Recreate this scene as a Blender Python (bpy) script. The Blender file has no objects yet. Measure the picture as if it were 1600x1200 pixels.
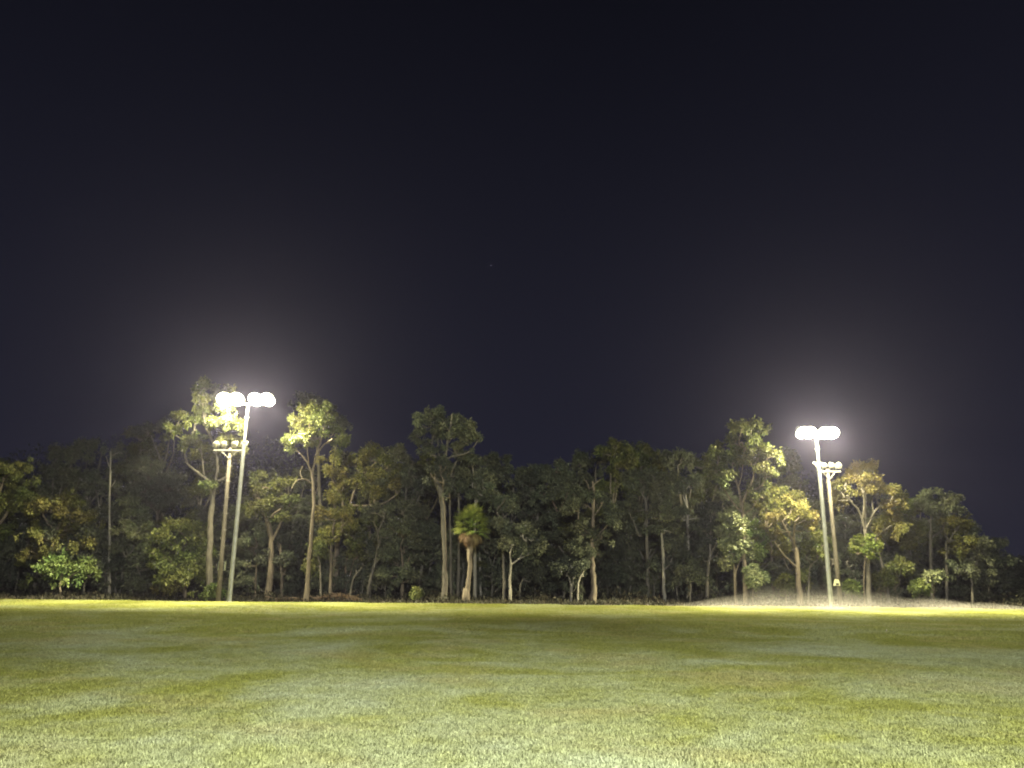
import bpy, math, random
import numpy as np
from mathutils import Vector, Matrix
R = math.radians
SC = bpy.context.scene
COL = SC.collection

# ------------------------------------------------------------------ camera
CAM_H, PITCH, ROLL, F_PX = 1.65, R(14.2), R(-0.55), 1202.0
cam_d = bpy.data.cameras.new('camera')
cam = bpy.data.objects.new('camera', cam_d); COL.objects.link(cam)
CAM_M = Matrix.Translation((0, 0, CAM_H)) @ Matrix.Rotation(R(90) + PITCH, 4, 'X') @ Matrix.Rotation(-ROLL, 4, 'Z')
cam.matrix_world = CAM_M
cam_d.sensor_width = 36.0
cam_d.lens = F_PX / 1600 * 36
cam_d.clip_end = 3000
SC.camera = cam

# ------------------------------------------------------------------ night sky
w = bpy.data.worlds.new('World'); SC.world = w; w.use_nodes = True
nt = w.node_tree; nt.nodes.clear()
wo = nt.nodes.new('ShaderNodeOutputWorld'); bg = nt.nodes.new('ShaderNodeBackground')
tc = nt.nodes.new('ShaderNodeTexCoord'); sep = nt.nodes.new('ShaderNodeSeparateXYZ')
rp = nt.nodes.new('ShaderNodeValToRGB')
rp.color_ramp.elements[0].position = 0.0; rp.color_ramp.elements[0].color = (0.0120, 0.0128, 0.0255, 1)
rp.color_ramp.elements[1].position = 0.75; rp.color_ramp.elements[1].color = (0.0010, 0.0013, 0.0028, 1)
nt.links.new(tc.outputs['Generated'], sep.inputs[0]); nt.links.new(sep.outputs['Z'], rp.inputs[0])
nt.links.new(rp.outputs[0], bg.inputs['Color']); bg.inputs['Strength'].default_value = 1.0
nt.links.new(bg.outputs[0], wo.inputs['Surface'])

# ------------------------------------------------------------------ render settings, light levels
SC.view_settings.view_transform = 'Standard'; SC.view_settings.look = 'None'
SC.view_settings.exposure = 0.0; SC.view_settings.gamma = 1.0
SC.view_settings.use_curve_mapping = False
cy = SC.cycles
cy.max_bounces = 4; cy.diffuse_bounces = 2; cy.glossy_bounces = 1; cy.transmission_bounces = 2
cy.transparent_max_bounces = 6; cy.volume_bounces = 0
cy.use_denoising = True
cy.filter_width = 2.0
cy.sample_clamp_indirect = 3.0
try:
    cy.volume_step_rate = 1.0; cy.volume_max_steps = 256
except Exception: pass

LAMP_COL = (1.0, 0.93, 0.55)          # far floodlights, warm metal halide
NEAR_COL = (0.97, 1.0, 0.91)
SPOT_L, SPOT_R, SPILL = 92000.0, 96000.0, 5600.0     # watts per lamp
SPOT_NEAR = (100000.0, 60000.0, 60000.0, 100000.0)
HAZE = 0.00037
HAZE_G = 0.80

# ------------------------------------------------------------------ helpers
def at(u, v, Y):
    """world point on the plane y = Y seen at photo pixel (u, v)"""
    d = CAM_M.to_3x3() @ Vector(((u - 800) / F_PX, (600 - v) / F_PX, -1))
    t = Y / d.y
    return np.array([d.x * t, Y, CAM_H + d.z * t])
def mpp(Y): return Y / F_PX * 1.02     # metres per photo pixel at distance Y
def col_at(u, Y): return float(at(u, 900, Y)[0])

def mesh(name, verts, faces=None, tris=None, quads=None, smooth=False):
    m = bpy.data.meshes.new(name)
    if faces is not None:
        m.from_pydata([tuple(v) for v in verts], [], faces)
    else:
        verts = np.asarray(verts, np.float32)
        m.vertices.add(len(verts)); m.vertices.foreach_set('co', verts.ravel())
        idx = quads if quads is not None else tris
        k = idx.shape[1]; n = len(idx)
        m.loops.add(n * k); m.loops.foreach_set('vertex_index', idx.astype(np.int32).ravel())
        m.polygons.add(n)
        m.polygons.foreach_set('loop_start', np.arange(0, n * k, k, dtype=np.int32))
        m.polygons.foreach_set('loop_total', np.full(n, k, np.int32))
    if smooth:
        m.polygons.foreach_set('use_smooth', np.ones(len(m.polygons), bool))
    m.update(calc_edges=True); m.validate()
    return m
def link(name, me, mat=None, parent=None, loc=(0, 0, 0), rot=(0, 0, 0)):
    o = bpy.data.objects.new(name, me); COL.objects.link(o)
    if mat is not None and me is not None and len(me.materials) == 0: me.materials.append(mat)
    if parent is not None: o.parent = parent
    o.location = loc; o.rotation_euler = rot
    return o
def empty(name, loc, label, cat, group=None):
    o = bpy.data.objects.new(name, None); COL.objects.link(o); o.location = loc
    o.empty_display_size = 0.3
    return tag(o, label, cat, group)
def tag(o, label=None, cat=None, group=None, kind=None):
    if label: o['label'] = label
    if cat: o['category'] = cat
    if group: o['group'] = group
    if kind: o['kind'] = kind
    return o
def norm(a): return a / (np.linalg.norm(a, axis=-1, keepdims=True) + 1e-9)

class Parts:
    """collects closed shapes, then becomes one mesh"""
    def __init__(s): s.v = []; s.f = []
    def add(s, v, f):
        n = len(s.v); s.v += [tuple(p) for p in v]; s.f += [tuple(i + n for i in q) for q in f]
    def box(s, c, size, rot=None, bevel=0.0):
        x, y, z = [k / 2 for k in size]
        P = [Vector((sx * x, sy * y, sz * z)) for sx in (-1, 1) for sy in (-1, 1) for sz in (-1, 1)]
        if rot is not None: P = [rot @ p for p in P]
        c = Vector(c)
        s.add([c + p for p in P], [(0, 1, 3, 2), (4, 6, 7, 5), (0, 4, 5, 1), (2, 3, 7, 6), (0, 2, 6, 4), (1, 5, 7, 3)])
    def lathe(s, prof, n=16, M=Matrix.Identity(4), cap=True):
        v = []
        for r, z in prof:
            for k in range(n):
                a = 2 * math.pi * k / n
                v.append(M @ Vector((r * math.cos(a), r * math.sin(a), z)))
        f = []
        for i in range(len(prof) - 1):
            for k in range(n):
                k2 = (k + 1) % n
                f.append((i * n + k, i * n + k2, (i + 1) * n + k2, (i + 1) * n + k))
        if cap:
            f.append(tuple(range(n - 1, -1, -1))); f.append(tuple((len(prof) - 1) * n + k for k in range(n)))
        s.add(v, f)
    def tube(s, a, b, r, r2=None, n=10):
        a, b = Vector(a), Vector(b); d = b - a
        q = d.to_track_quat('Z', 'Y').to_matrix().to_4x4()
        s.lathe([(r, 0), (r2 if r2 is not None else r, d.length)], n, Matrix.Translation(a) @ q)
    def build(s, name, mat, parent=None, loc=(0, 0, 0), rot=(0, 0, 0), smooth=False):
        return link(name, mesh(name, s.v, faces=s.f, smooth=smooth), mat, parent, loc, rot)

# ------------------------------------------------------------------ materials
def mat_new(name):
    m = bpy.data.materials.new(name); m.use_nodes = True
    m.node_tree.nodes.clear()
    return m, m.node_tree, m.node_tree.nodes.new('ShaderNodeOutputMaterial')
def N(nt, kind, **kw):
    n = nt.nodes.new(kind)
    for k, v in kw.items():
        if k in n.inputs: n.inputs[k].default_value = v
        else: setattr(n, k, v)
    return n
def ramp(nt, src, stops):
    r = nt.nodes.new('ShaderNodeValToRGB'); cr = r.color_ramp
    while len(cr.elements) < len(stops): cr.elements.new(0.5)
    for e, (p, c) in zip(cr.elements, stops): e.position = p; e.color = (*c, 1)
    nt.links.new(src, r.inputs[0]); return r.outputs[0]

def leaf_mat(name, dark, mid, light, trans=0.3, rough=0.6):
    m, nt, out = mat_new(name); L = nt.links.new
    g = N(nt, 'ShaderNodeNewGeometry'); oi = N(nt, 'ShaderNodeObjectInfo')
    c = ramp(nt, g.outputs['Random Per Island'], [(0.0, dark), (0.5, mid), (1.0, light)])
    hs = N(nt, 'ShaderNodeHueSaturation'); L(c, hs.inputs['Color'])
    nz = N(nt, 'ShaderNodeTexNoise', Scale=0.55, Detail=2.0); L(g.outputs['Position'], nz.inputs['Vector'])
    mr = N(nt, 'ShaderNodeMapRange'); mr.inputs['From Min'].default_value = 0.3; mr.inputs['From Max'].default_value = 0.7
    mr.inputs['To Min'].default_value = 0.465; mr.inputs['To Max'].default_value = 0.53
    L(nz.outputs['Fac'], mr.inputs['Value']); L(mr.outputs[0], hs.inputs['Hue'])
    mv = N(nt, 'ShaderNodeMapRange'); mv.inputs['To Min'].default_value = 0.75; mv.inputs['To Max'].default_value = 1.25
    L(oi.outputs['Random'], mv.inputs['Value']); L(mv.outputs[0], hs.inputs['Value'])
    p = N(nt, 'ShaderNodeBsdfPrincipled', Roughness=rough); p.inputs['Specular IOR Level'].default_value = 0.2
    t = N(nt, 'ShaderNodeBsdfTranslucent'); mx = N(nt, 'ShaderNodeMixShader', Fac=trans)
    L(hs.outputs[0], p.inputs['Base Color']); L(hs.outputs[0], t.inputs['Color'])
    L(p.outputs[0], mx.inputs[1]); L(t.outputs[0], mx.inputs[2]); L(mx.outputs[0], out.inputs['Surface'])
    return m
def bark_mat(name, a, b, c, scale=3.0):
    m, nt, out = mat_new(name); L = nt.links.new
    tcn = N(nt, 'ShaderNodeTexCoord'); mp = N(nt, 'ShaderNodeMapping'); mp.inputs['Scale'].default_value = (3, 3, 0.55)
    L(tcn.outputs['Object'], mp.inputs['Vector'])
    nz = N(nt, 'ShaderNodeTexNoise', Scale=scale, Detail=6.0, Roughness=0.65); L(mp.outputs[0], nz.inputs['Vector'])
    col = ramp(nt, nz.outputs['Fac'], [(0.3, a), (0.52, b), (0.72, c)])
    p = N(nt, 'ShaderNodeBsdfPrincipled', Roughness=0.85); L(col, p.inputs['Base Color'])
    bp = N(nt, 'ShaderNodeBump', Strength=0.6, Distance=0.03); L(nz.outputs['Fac'], bp.inputs['Height'])
    L(bp.outputs[0], p.inputs['Normal']); L(p.outputs[0], out.inputs['Surface'])
    return m
def plain_mat(name, col, rough=0.5, metal=0.0, var=0.25, scale=4.0):
    m, nt, out = mat_new(name); L = nt.links.new
    tcn = N(nt, 'ShaderNodeTexCoord'); nz = N(nt, 'ShaderNodeTexNoise', Scale=scale, Detail=5.0)
    L(tcn.outputs['Object'], nz.inputs['Vector'])
    lo = tuple(k * (1 - var) for k in col); hi = tuple(min(1, k * (1 + var)) for k in col)
    c = ramp(nt, nz.outputs['Fac'], [(0.3, lo), (0.7, hi)])
    p = N(nt, 'ShaderNodeBsdfPrincipled', Roughness=rough, Metallic=metal); L(c, p.inputs['Base Color'])
    L(p.outputs[0], out.inputs['Surface']); return m
def glow_mat(name, col, strength):
    m, nt, out = mat_new(name)
    e = N(nt, 'ShaderNodeEmission', Strength=strength); e.inputs['Color'].default_value = (*col, 1)
    nt.links.new(e.outputs[0], out.inputs['Surface'])
    m.cycles.emission_sampling = 'NONE'
    return m

LEAF = {
 'gum':   leaf_mat('gum_leaf',   (.048, .056, .019), (.074, .084, .026), (.110, .115, .036)),
 'grey':  leaf_mat('grey_leaf',  (.056, .062, .038), (.080, .088, .053), (.108, .116, .072)),
 'olive': leaf_mat('olive_leaf', (.065, .064, .020), (.098, .098, .028), (.135, .125, .036)),
 'amber': leaf_mat('amber_leaf', (.088, .080, .025), (.122, .112, .034), (.156, .143, .050)),
 'lime':  leaf_mat('lime_leaf', (.070, .092, .020), (.105, .132, .028), (.140, .165, .040)),
 'green': leaf_mat('green_leaf', (.048, .068, .022), (.074, .102, .030), (.105, .138, .042)),
 'pale':  leaf_mat('pale_leaf',  (.075, .085, .045), (.110, .122, .062), (.150, .160, .090)),
 'dark':  leaf_mat('dark_leaf',  (.038, .043, .029), (.052, .059, .040), (.072, .080, .055)),
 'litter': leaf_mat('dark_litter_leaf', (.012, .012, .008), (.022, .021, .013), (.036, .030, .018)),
 'brown': leaf_mat('dead_leaf',  (.062, .040, .020), (.095, .064, .032), (.135, .096, .048)),
}
BARK = {
 'pale':  bark_mat('pale_bark',  (.050, .042, .033), (.092, .080, .064), (.15, .133, .108)),
 'brown': bark_mat('brown_bark', (.050, .039, .029), (.095, .074, .054), (.15, .120, .088)),
 'red':   bark_mat('red_bark',   (.058, .039, .029), (.105, .070, .050), (.16, .112, .082)),
 'grey':  bark_mat('grey_bark',  (.05, .045, .036), (.09, .080, .065), (.15, .135, .11)),
 'white': bark_mat('white_bark', (.12, .105, .085), (.20, .182, .15), (.29, .268, .23)),
}
STEEL = plain_mat('galvanised_steel', (.15, .155, .152), .5, .35, .2, 3)
WOOD = bark_mat('weathered_pole_wood', (.055, .045, .035), (.095, .080, .064), (.14, .120, .098), 5)
IRON = plain_mat('grey_painted_iron', (.13, .12, .11), .55, .2, .2, 8)
SHELL = plain_mat('white_lamp_housing', (.32, .31, .29), .5, .0, .12, 6)
GLASSY = plain_mat('unlit_lamp_glass', (.26, .25, .24), .2, .6, .25, 9)
CREAM = plain_mat('cream_enamel', (.62, .60, .38), .5, 0, .1, 9)
BOXGREY = plain_mat('box_grey_green', (.22, .23, .17), .6, .1, .2, 9)
BLACK = plain_mat('black_opening', (.015, .015, .015), .8, 0, .2, 9)
GLOW = glow_mat('lit_floodlight_glass', (1.0, .95, .86), 60.0)

# ------------------------------------------------------------------ ground
def grass_colour(nt):
    L = nt.links.new
    g = N(nt, 'ShaderNodeNewGeometry')
    mp = N(nt, 'ShaderNodeMapping'); mp.inputs['Scale'].default_value = (1, 1, 0); L(g.outputs['Position'], mp.inputs['Vector'])
    n1 = N(nt, 'ShaderNodeTexNoise', Scale=0.16, Detail=4.0, Roughness=0.6, Distortion=0.8); L(mp.outputs[0], n1.inputs['Vector'])
    n2 = N(nt, 'ShaderNodeTexNoise', Scale=0.75, Detail=4.0, Roughness=0.65); L(mp.outputs[0], n2.inputs['Vector'])
    n3 = N(nt, 'ShaderNodeTexNoise', Scale=0.33, Detail=3.0, Roughness=0.6, Distortion=0.5)
    mp3 = N(nt, 'ShaderNodeMapping'); mp3.inputs['Location'].default_value = (31, 17, 0); L(mp.outputs[0], mp3.inputs['Vector']); L(mp3.outputs[0], n3.inputs['Vector'])
    ma = N(nt, 'ShaderNodeMath', operation='MULTIPLY_ADD'); ma.inputs[1].default_value = 0.45
    L(n2.outputs['Fac'], ma.inputs[0]); L(n1.outputs['Fac'], ma.inputs[2])
    # grass colour shifts paler and greyer towards the near end of the field
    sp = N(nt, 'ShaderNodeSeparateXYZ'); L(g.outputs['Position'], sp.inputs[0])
    near_pale = N(nt, 'ShaderNodeMapRange'); near_pale.inputs['From Min'].default_value = 5; near_pale.inputs['From Max'].default_value = 30
    near_pale.inputs['To Min'].default_value = .075; near_pale.inputs['To Max'].default_value = -.05; L(sp.outputs['Y'], near_pale.inputs['Value'])
    ad = N(nt, 'ShaderNodeMath', operation='ADD'); L(ma.outputs[0], ad.inputs[0]); L(near_pale.outputs[0], ad.inputs[1])
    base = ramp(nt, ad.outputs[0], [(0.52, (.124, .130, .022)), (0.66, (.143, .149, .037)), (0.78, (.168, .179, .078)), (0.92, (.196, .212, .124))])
    straw = ramp(nt, n3.outputs['Fac'], [(0.52, (0, 0, 0)), (0.68, (1, 1, 1))])
    mx = N(nt, 'ShaderNodeMix', data_type='RGBA'); mx.inputs[7].default_value = (.185, .165, .066, 1)
    mm = N(nt, 'ShaderNodeMath', operation='MULTIPLY'); mm.inputs[1].default_value = 0.55
    L(straw, mm.inputs[0]); L(mm.outputs[0], mx.inputs[0]); L(base, mx.inputs[6])
    return mx.outputs[2], n2, g
def field_mat():
    m, nt, out = mat_new('mown_turf'); L = nt.links.new
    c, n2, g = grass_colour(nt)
    fine = N(nt, 'ShaderNodeTexNoise', Scale=22.0, Detail=4.0, Roughness=0.7); L(g.outputs['Position'], fine.inputs['Vector'])
    f = ramp(nt, fine.outputs['Fac'], [(0.3, (.62, .62, .62)), (0.7, (1.15, 1.15, 1.15))])
    mx = N(nt, 'ShaderNodeMix', data_type='RGBA', blend_type='MULTIPLY'); mx.inputs[0].default_value = 1.0
    L(c, mx.inputs[6]); L(f, mx.inputs[7])
    p = N(nt, 'ShaderNodeBsdfPrincipled', Roughness=0.9); p.inputs['Specular IOR Level'].default_value = 0.1
    L(mx.outputs[2], p.inputs['Base Color'])
    bp = N(nt, 'ShaderNodeBump', Strength=0.7, Distance=0.04); L(fine.outputs['Fac'], bp.inputs['Height']); L(bp.outputs[0], p.inputs['Normal'])
    L(p.outputs[0], out.inputs['Surface']); return m
def blade_mat():
    m, nt, out = mat_new('grass_blade'); L = nt.links.new
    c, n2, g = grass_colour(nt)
    hs = N(nt, 'ShaderNodeHueSaturation'); L(c, hs.inputs['Color'])
    mv = N(nt, 'ShaderNodeMapRange'); mv.inputs['To Min'].default_value = 0.65; mv.inputs['To Max'].default_value = 1.4
    L(g.outputs['Random Per Island'], mv.inputs['Value'])
    cn = N(nt, 'ShaderNodeTexNoise', Scale=7.0, Detail=3.0, Roughness=0.7); L(g.outputs['Position'], cn.inputs['Vector'])
    cm = N(nt, 'ShaderNodeMapRange'); cm.inputs['From Min'].default_value = 0.32; cm.inputs['From Max'].default_value = 0.68
    cm.inputs['To Min'].default_value = 0.76; cm.inputs['To Max'].default_value = 1.24; L(cn.outputs['Fac'], cm.inputs['Value'])
    vm = N(nt, 'ShaderNodeMath', operation='MULTIPLY'); L(mv.outputs[0], vm.inputs[0]); L(cm.outputs[0], vm.inputs[1]); L(vm.outputs[0], hs.inputs['Value'])
    p = N(nt, 'ShaderNodeBsdfPrincipled', Roughness=0.6); p.inputs['Specular IOR Level'].default_value = 0.15
    t = N(nt, 'ShaderNodeBsdfTranslucent'); mx = N(nt, 'ShaderNodeMixShader', Fac=0.3)
    L(hs.outputs[0], p.inputs['Base Color']); L(hs.outputs[0], t.inputs['Color'])
    L(p.outputs[0], mx.inputs[1]); L(t.outputs[0], mx.inputs[2]); L(mx.outputs[0], out.inputs['Surface'])
    return m
def soil_mat():
    m, nt, out = mat_new('leaf_litter'); L = nt.links.new
    g = N(nt, 'ShaderNodeNewGeometry')
    nz = N(nt, 'ShaderNodeTexNoise', Scale=1.6, Detail=8.0, Roughness=0.75); L(g.outputs['Position'], nz.inputs['Vector'])
    c = ramp(nt, nz.outputs['Fac'], [(0.3, (.018, .015, .011)), (0.55, (.045, .034, .022)), (0.75, (.085, .060, .038))])
    p = N(nt, 'ShaderNodeBsdfPrincipled', Roughness=0.95); L(c, p.inputs['Base Color'])
    bp = N(nt, 'ShaderNodeBump', Strength=0.8, Distance=0.08); L(nz.outputs['Fac'], bp.inputs['Height']); L(bp.outputs[0], p.inputs['Normal'])
    L(p.outputs[0], out.inputs['Surface']); return m
SOIL = soil_mat()
EDGE_Y = 53.0
def grid_mesh(name, xs, ys, zf):
    X, Yg = np.meshgrid(xs, ys); Z = zf(X, Yg)
    v = np.stack([X, Yg, Z], -1).reshape(-1, 3); nx = len(xs)
    i = np.arange(len(ys) - 1)[:, None] * nx + np.arange(nx - 1)[None, :]
    q = np.stack([i, i + 1, i + 1 + nx, i + nx], -1).reshape(-1, 4)
    return mesh(name, v, quads=q, smooth=True)
def edge_y(x): return EDGE_Y + 0.35 * np.sin(x * 0.21) + 0.2 * np.sin(x * 0.83 + 1)
def field_z(x, y): return 0.03 * np.sin(x * .23 + y * .11) * np.sin(y * .31) + 0.012 * np.sin(x * .9) * np.sin(y * 1.1 + .4)
fx = np.arange(-110, 110.1, 1.0); fy = np.linspace(-30, EDGE_Y, 100)
fm = grid_mesh('grass_field', fx, fy, field_z)
# wobble the far edge of the mown turf
co = np.empty(len(fm.vertices) * 3, np.float32); fm.vertices.foreach_get('co', co); co = co.reshape(-1, 3)
k = np.clip((co[:, 1] - 45) / (EDGE_Y - 45), 0, 1); co[:, 1] += k * (edge_y(co[:, 0]) - EDGE_Y)
fm.vertices.foreach_set('co', co.ravel()); fm.update()
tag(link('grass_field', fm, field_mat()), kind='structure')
def floor_z(x, y):
    d = np.clip((y - EDGE_Y) / 6, 0, 1)
    return -0.06 + d * (0.12 + 0.10 * np.sin(x * .5) * np.cos(y * .4)) + np.clip((y - 60) / 60, 0, 1) * 1.5
tag(link('forest_floor', grid_mesh('forest_floor', np.arange(-110, 110.1, 2.0), np.arange(51.5, 150, 1.5), floor_z), SOIL), kind='structure')
tag(link('ground', mesh('ground', [(-1500, -600, -.16), (1500, -600, -.16), (1500, 2200, -.16), (-1500, 2200, -.16)], faces=[(0, 1, 2, 3)]), SOIL), kind='structure')

# mown grass blades: one stuff object, patches of blades set on points
def blade_patch(seed, size, n, h, wd):
    r = np.random.default_rng(seed)
    p = np.zeros((n, 3)); p[:, :2] = r.uniform(-size / 2, size / 2, (n, 2))
    a = r.uniform(0, 2 * np.pi, n); lean = r.uniform(.2, 1.1, n); hh = h * r.uniform(.5, 1.3, n)
    d = np.stack([np.cos(a), np.sin(a), np.zeros(n)], -1)
    s = np.stack([-np.sin(a), np.cos(a), np.zeros(n)], -1) * (wd / 2)
    mid = p + d * (hh * lean * .3)[:, None] + np.array([0, 0, 1.]) * (hh * .62)[:, None]
    tip = p + d * (hh * lean)[:, None] + np.array([0, 0, 1.]) * (hh * (1.05 - .35 * lean))[:, None]
    v = np.stack([p - s, p + s, mid + s * .8, mid - s * .8, tip], 1).reshape(-1, 3)
    b = np.arange(n)[:, None] * 5
    t = np.concatenate([b + [0, 1, 2], b + [0, 2, 3], b + [3, 2, 4]], 1).reshape(-1, 3)
    return mesh('blade_patch', v, tris=t)
BLADE = blade_mat()
def grass_object(name, pts, patch, label):
    pm = bpy.data.meshes.new(name); pm.vertices.add(len(pts)); pm.vertices.foreach_set('co', np.asarray(pts, np.float32).ravel())
    src = bpy.data.objects.new('blade_patch', patch); patch.materials.append(BLADE)
    o = link(name, pm)
    ng = bpy.data.node_groups.new('grass_scatter', 'GeometryNodeTree')
    ng.interface.new_socket('Geometry', in_out='INPUT', socket_type='NodeSocketGeometry')
    ng.interface.new_socket('Geometry', in_out='OUTPUT', socket_type='NodeSocketGeometry')
    gi = ng.nodes.new('NodeGroupInput'); go = ng.nodes.new('NodeGroupOutput')
    ip = ng.nodes.new('GeometryNodeInstanceOnPoints'); ob = ng.nodes.new('GeometryNodeObjectInfo')
    ob.inputs['Object'].default_value = src
    mp = ng.nodes.new('GeometryNodeMeshToPoints')
    rv = ng.nodes.new('FunctionNodeRandomValue'); rv.data_type = 'FLOAT_VECTOR'
    rv.inputs[0].default_value = (0, 0, 0); rv.inputs[1].default_value = (0, 0, 6.283)
    sv = ng.nodes.new('FunctionNodeRandomValue'); sv.data_type = 'FLOAT_VECTOR'
    sv.inputs[0].default_value = (.95, .95, .7); sv.inputs[1].default_value = (1.15, 1.15, 1.35); sv.inputs['Seed'].default_value = 5
    L = ng.links.new
    L(gi.outputs[0], mp.inputs['Mesh']); L(mp.outputs[0], ip.inputs['Points']); L(ob.outputs['Geometry'], ip.inputs['Instance'])
    L(rv.outputs[0], ip.inputs['Rotation']); L(sv.outputs[0], ip.inputs['Scale']); L(ip.outputs[0], go.inputs[0])
    o.modifiers.new('scatter', 'NODES').node_group = ng
    return tag(o, label, 'grass', kind='stuff')
rg = np.random.default_rng(3)
def field_points(y0, y1, step, margin):
    P = []
    for y in np.arange(y0, y1, step):
        hw = .72 * y + margin
        for x in np.arange(-hw, hw, step):
            px, py = x + rg.uniform(-.3, .3) * step, y + rg.uniform(-.3, .3) * step
            P.append((px, py, float(field_z(px, py)) - .004))
    return P
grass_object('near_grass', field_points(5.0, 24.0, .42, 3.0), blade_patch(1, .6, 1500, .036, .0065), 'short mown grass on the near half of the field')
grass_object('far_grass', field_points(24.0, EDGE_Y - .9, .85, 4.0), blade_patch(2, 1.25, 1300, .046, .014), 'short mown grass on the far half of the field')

# ------------------------------------------------------------------ floodlight poles
def flood_head(parent, name, loc, aim, tilt, lens_mat, rad, unlit=False):
    """bowl shaped floodlight on a yoke; local -Z of M is the beam"""
    M = Matrix.Translation(loc) @ Matrix.Rotation(aim, 4, 'Z') @ Matrix.Rotation(tilt, 4, 'X')
    P = Parts()
    P.lathe([(rad * 1.04, -.02), (rad * 1.04, .02), (rad * .96, .12), (rad * .72, .27), (rad * .42, .38), (rad * .40, .55), (rad * .30, .60)], 18, M)
    h = P.build(name, SHELL, parent, smooth=False)
    Lz = Parts(); Lz.lathe([(rad * .30, -.075), (rad * .75, -.055), (rad * .97, -.024)], 18, M)
    Lz.build('lens', lens_mat, h, smooth=True)
    for s in (-1, 1):
        B = Parts(); B.tube(M @ Vector((s * rad * 1.1, 0, .12)), Vector(loc) + Vector((s * rad * .6 * math.cos(aim), .16 + s * rad * .6 * math.sin(aim), -.24)), .022, n=6)
        B.build('bracket', STEEL, h)
    return h, M
def light(kind, name, parent, loc, power, col, radius, aim=None, size=None, blend=.5):
    d = bpy.data.lights.new(name, kind); d.energy = power; d.color = col; d.shadow_soft_size = radius
    if kind == 'SPOT': d.spot_size = size; d.spot_blend = blend
    o = bpy.data.objects.new(name, d); COL.objects.link(o); o.parent = parent; o.location = loc
    if aim is not None: o.rotation_euler = Vector(aim).to_track_quat('-Z', 'Y').to_euler()
    return o
def tall_pole(base, height, label, spot, spill, col, lit, offs, facing=0.0, aims=None, cone=R(68), blend=.7, spill_off=(0, -.55, -.44)):
    """steel column, cross arm and four floodlights facing -Y (turned by facing)"""
    root = empty('floodlight_pole', base, label, 'floodlight pole', 'tall steel floodlight poles')
    root.rotation_euler.z = facing
    P = Parts()
    P.lathe([(.155, .03), (.15, .3), (.135, height * .45), (.12, height * .80), (.085, height * .802), (.08, height)], 14)
    P.build('shaft', STEEL, root, smooth=False)
    P = Parts(); P.box((0, 0, .015), (.5, .5, .03)); bp = P.build('base_plate', STEEL, root)
    for sx in (-1, 1):
        for sy in (-1, 1): P = Parts(); P.tube((sx * .19, sy * .19, .028), (sx * .19, sy * .19, .09), .018, n=6); P.build('bolt', STEEL, bp)
    for z in (height * .80, height * .93): P = Parts(); P.lathe([(.125, z - .03), (.155, z - .03), (.155, z + .03), (.125, z + .03)], 14); P.build('collar', STEEL, root)
    P = Parts(); P.box((0, -.148, 1.1), (.11, .03, .35)); P.build('access_door', STEEL, root)
    P = Parts(); P.box(((offs[0] + offs[-1]) / 2, 0, height + .05), (offs[-1] - offs[0] + .5, .10, .10)); P.build('cross_arm', STEEL, root)
    P = Parts(); P.box((0, 0, height - .02), (.42, .30, .04)); P.build('top_plate', STEEL, root)
    for k, ox in enumerate(offs):
        loc = Vector((ox, -.28, height + .30))
        flood_head(root, 'floodlight', loc, R([14, 5, -5, -14][k]), R(-48), GLOW if lit else GLASSY, .50 if height > hr + .1 else .45)
        if lit:
            a = aims[k]
            light('SPOT', 'floodlight_beam', root, loc + Vector((0, -.42, -.32)), spot[k] if isinstance(spot, tuple) else spot, col, .22, a, cone[k] if isinstance(cone, tuple) else cone, blend)
            if spill: light('POINT', 'floodlight_spill', root, loc + Vector((spill_off[0], spill_off[1], spill_off[2])), spill, col, .18)
    return root
LP = at(358, 941, 52.2); RP = at(1299, 947, 52.0)
hl = at(388, 632, 52.2)[2]; hr = at(1276, 684, 52.0)[2]
DOWN = [(-1.1, -.26, -1), (-.25, -.38, -1), (.25, -.38, -1), (1.1, -.26, -1)]
tall_pole((LP[0], 52.2, 0), hl, 'tall steel floodlight pole, lit, standing beside the gum on the left of the field', SPOT_L, SPILL, LAMP_COL, True, (-1.56, -.74, .60, 1.42), aims=DOWN)
tall_pole((RP[0], 52.0, 0), hr, 'tall steel floodlight pole, lit, with mist at its foot on the right', SPOT_R, SPILL, LAMP_COL, True, (-1.04, -.56, .52, .98), aims=DOWN)
tall_pole((2.0, -7.0, 0), 13.0, 'lit steel floodlight pole on the near side of the field, behind the viewer', SPOT_NEAR, 0, NEAR_COL, True, (-1.5, -.6, .6, 1.5), facing=R(180),
          aims=[(-.32, -1, -.05), (-.15, -.60, -1), (.15, -.60, -1), (.32, -1, -.05)], cone=(R(52), R(100), R(100), R(52)), blend=.8)

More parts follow.
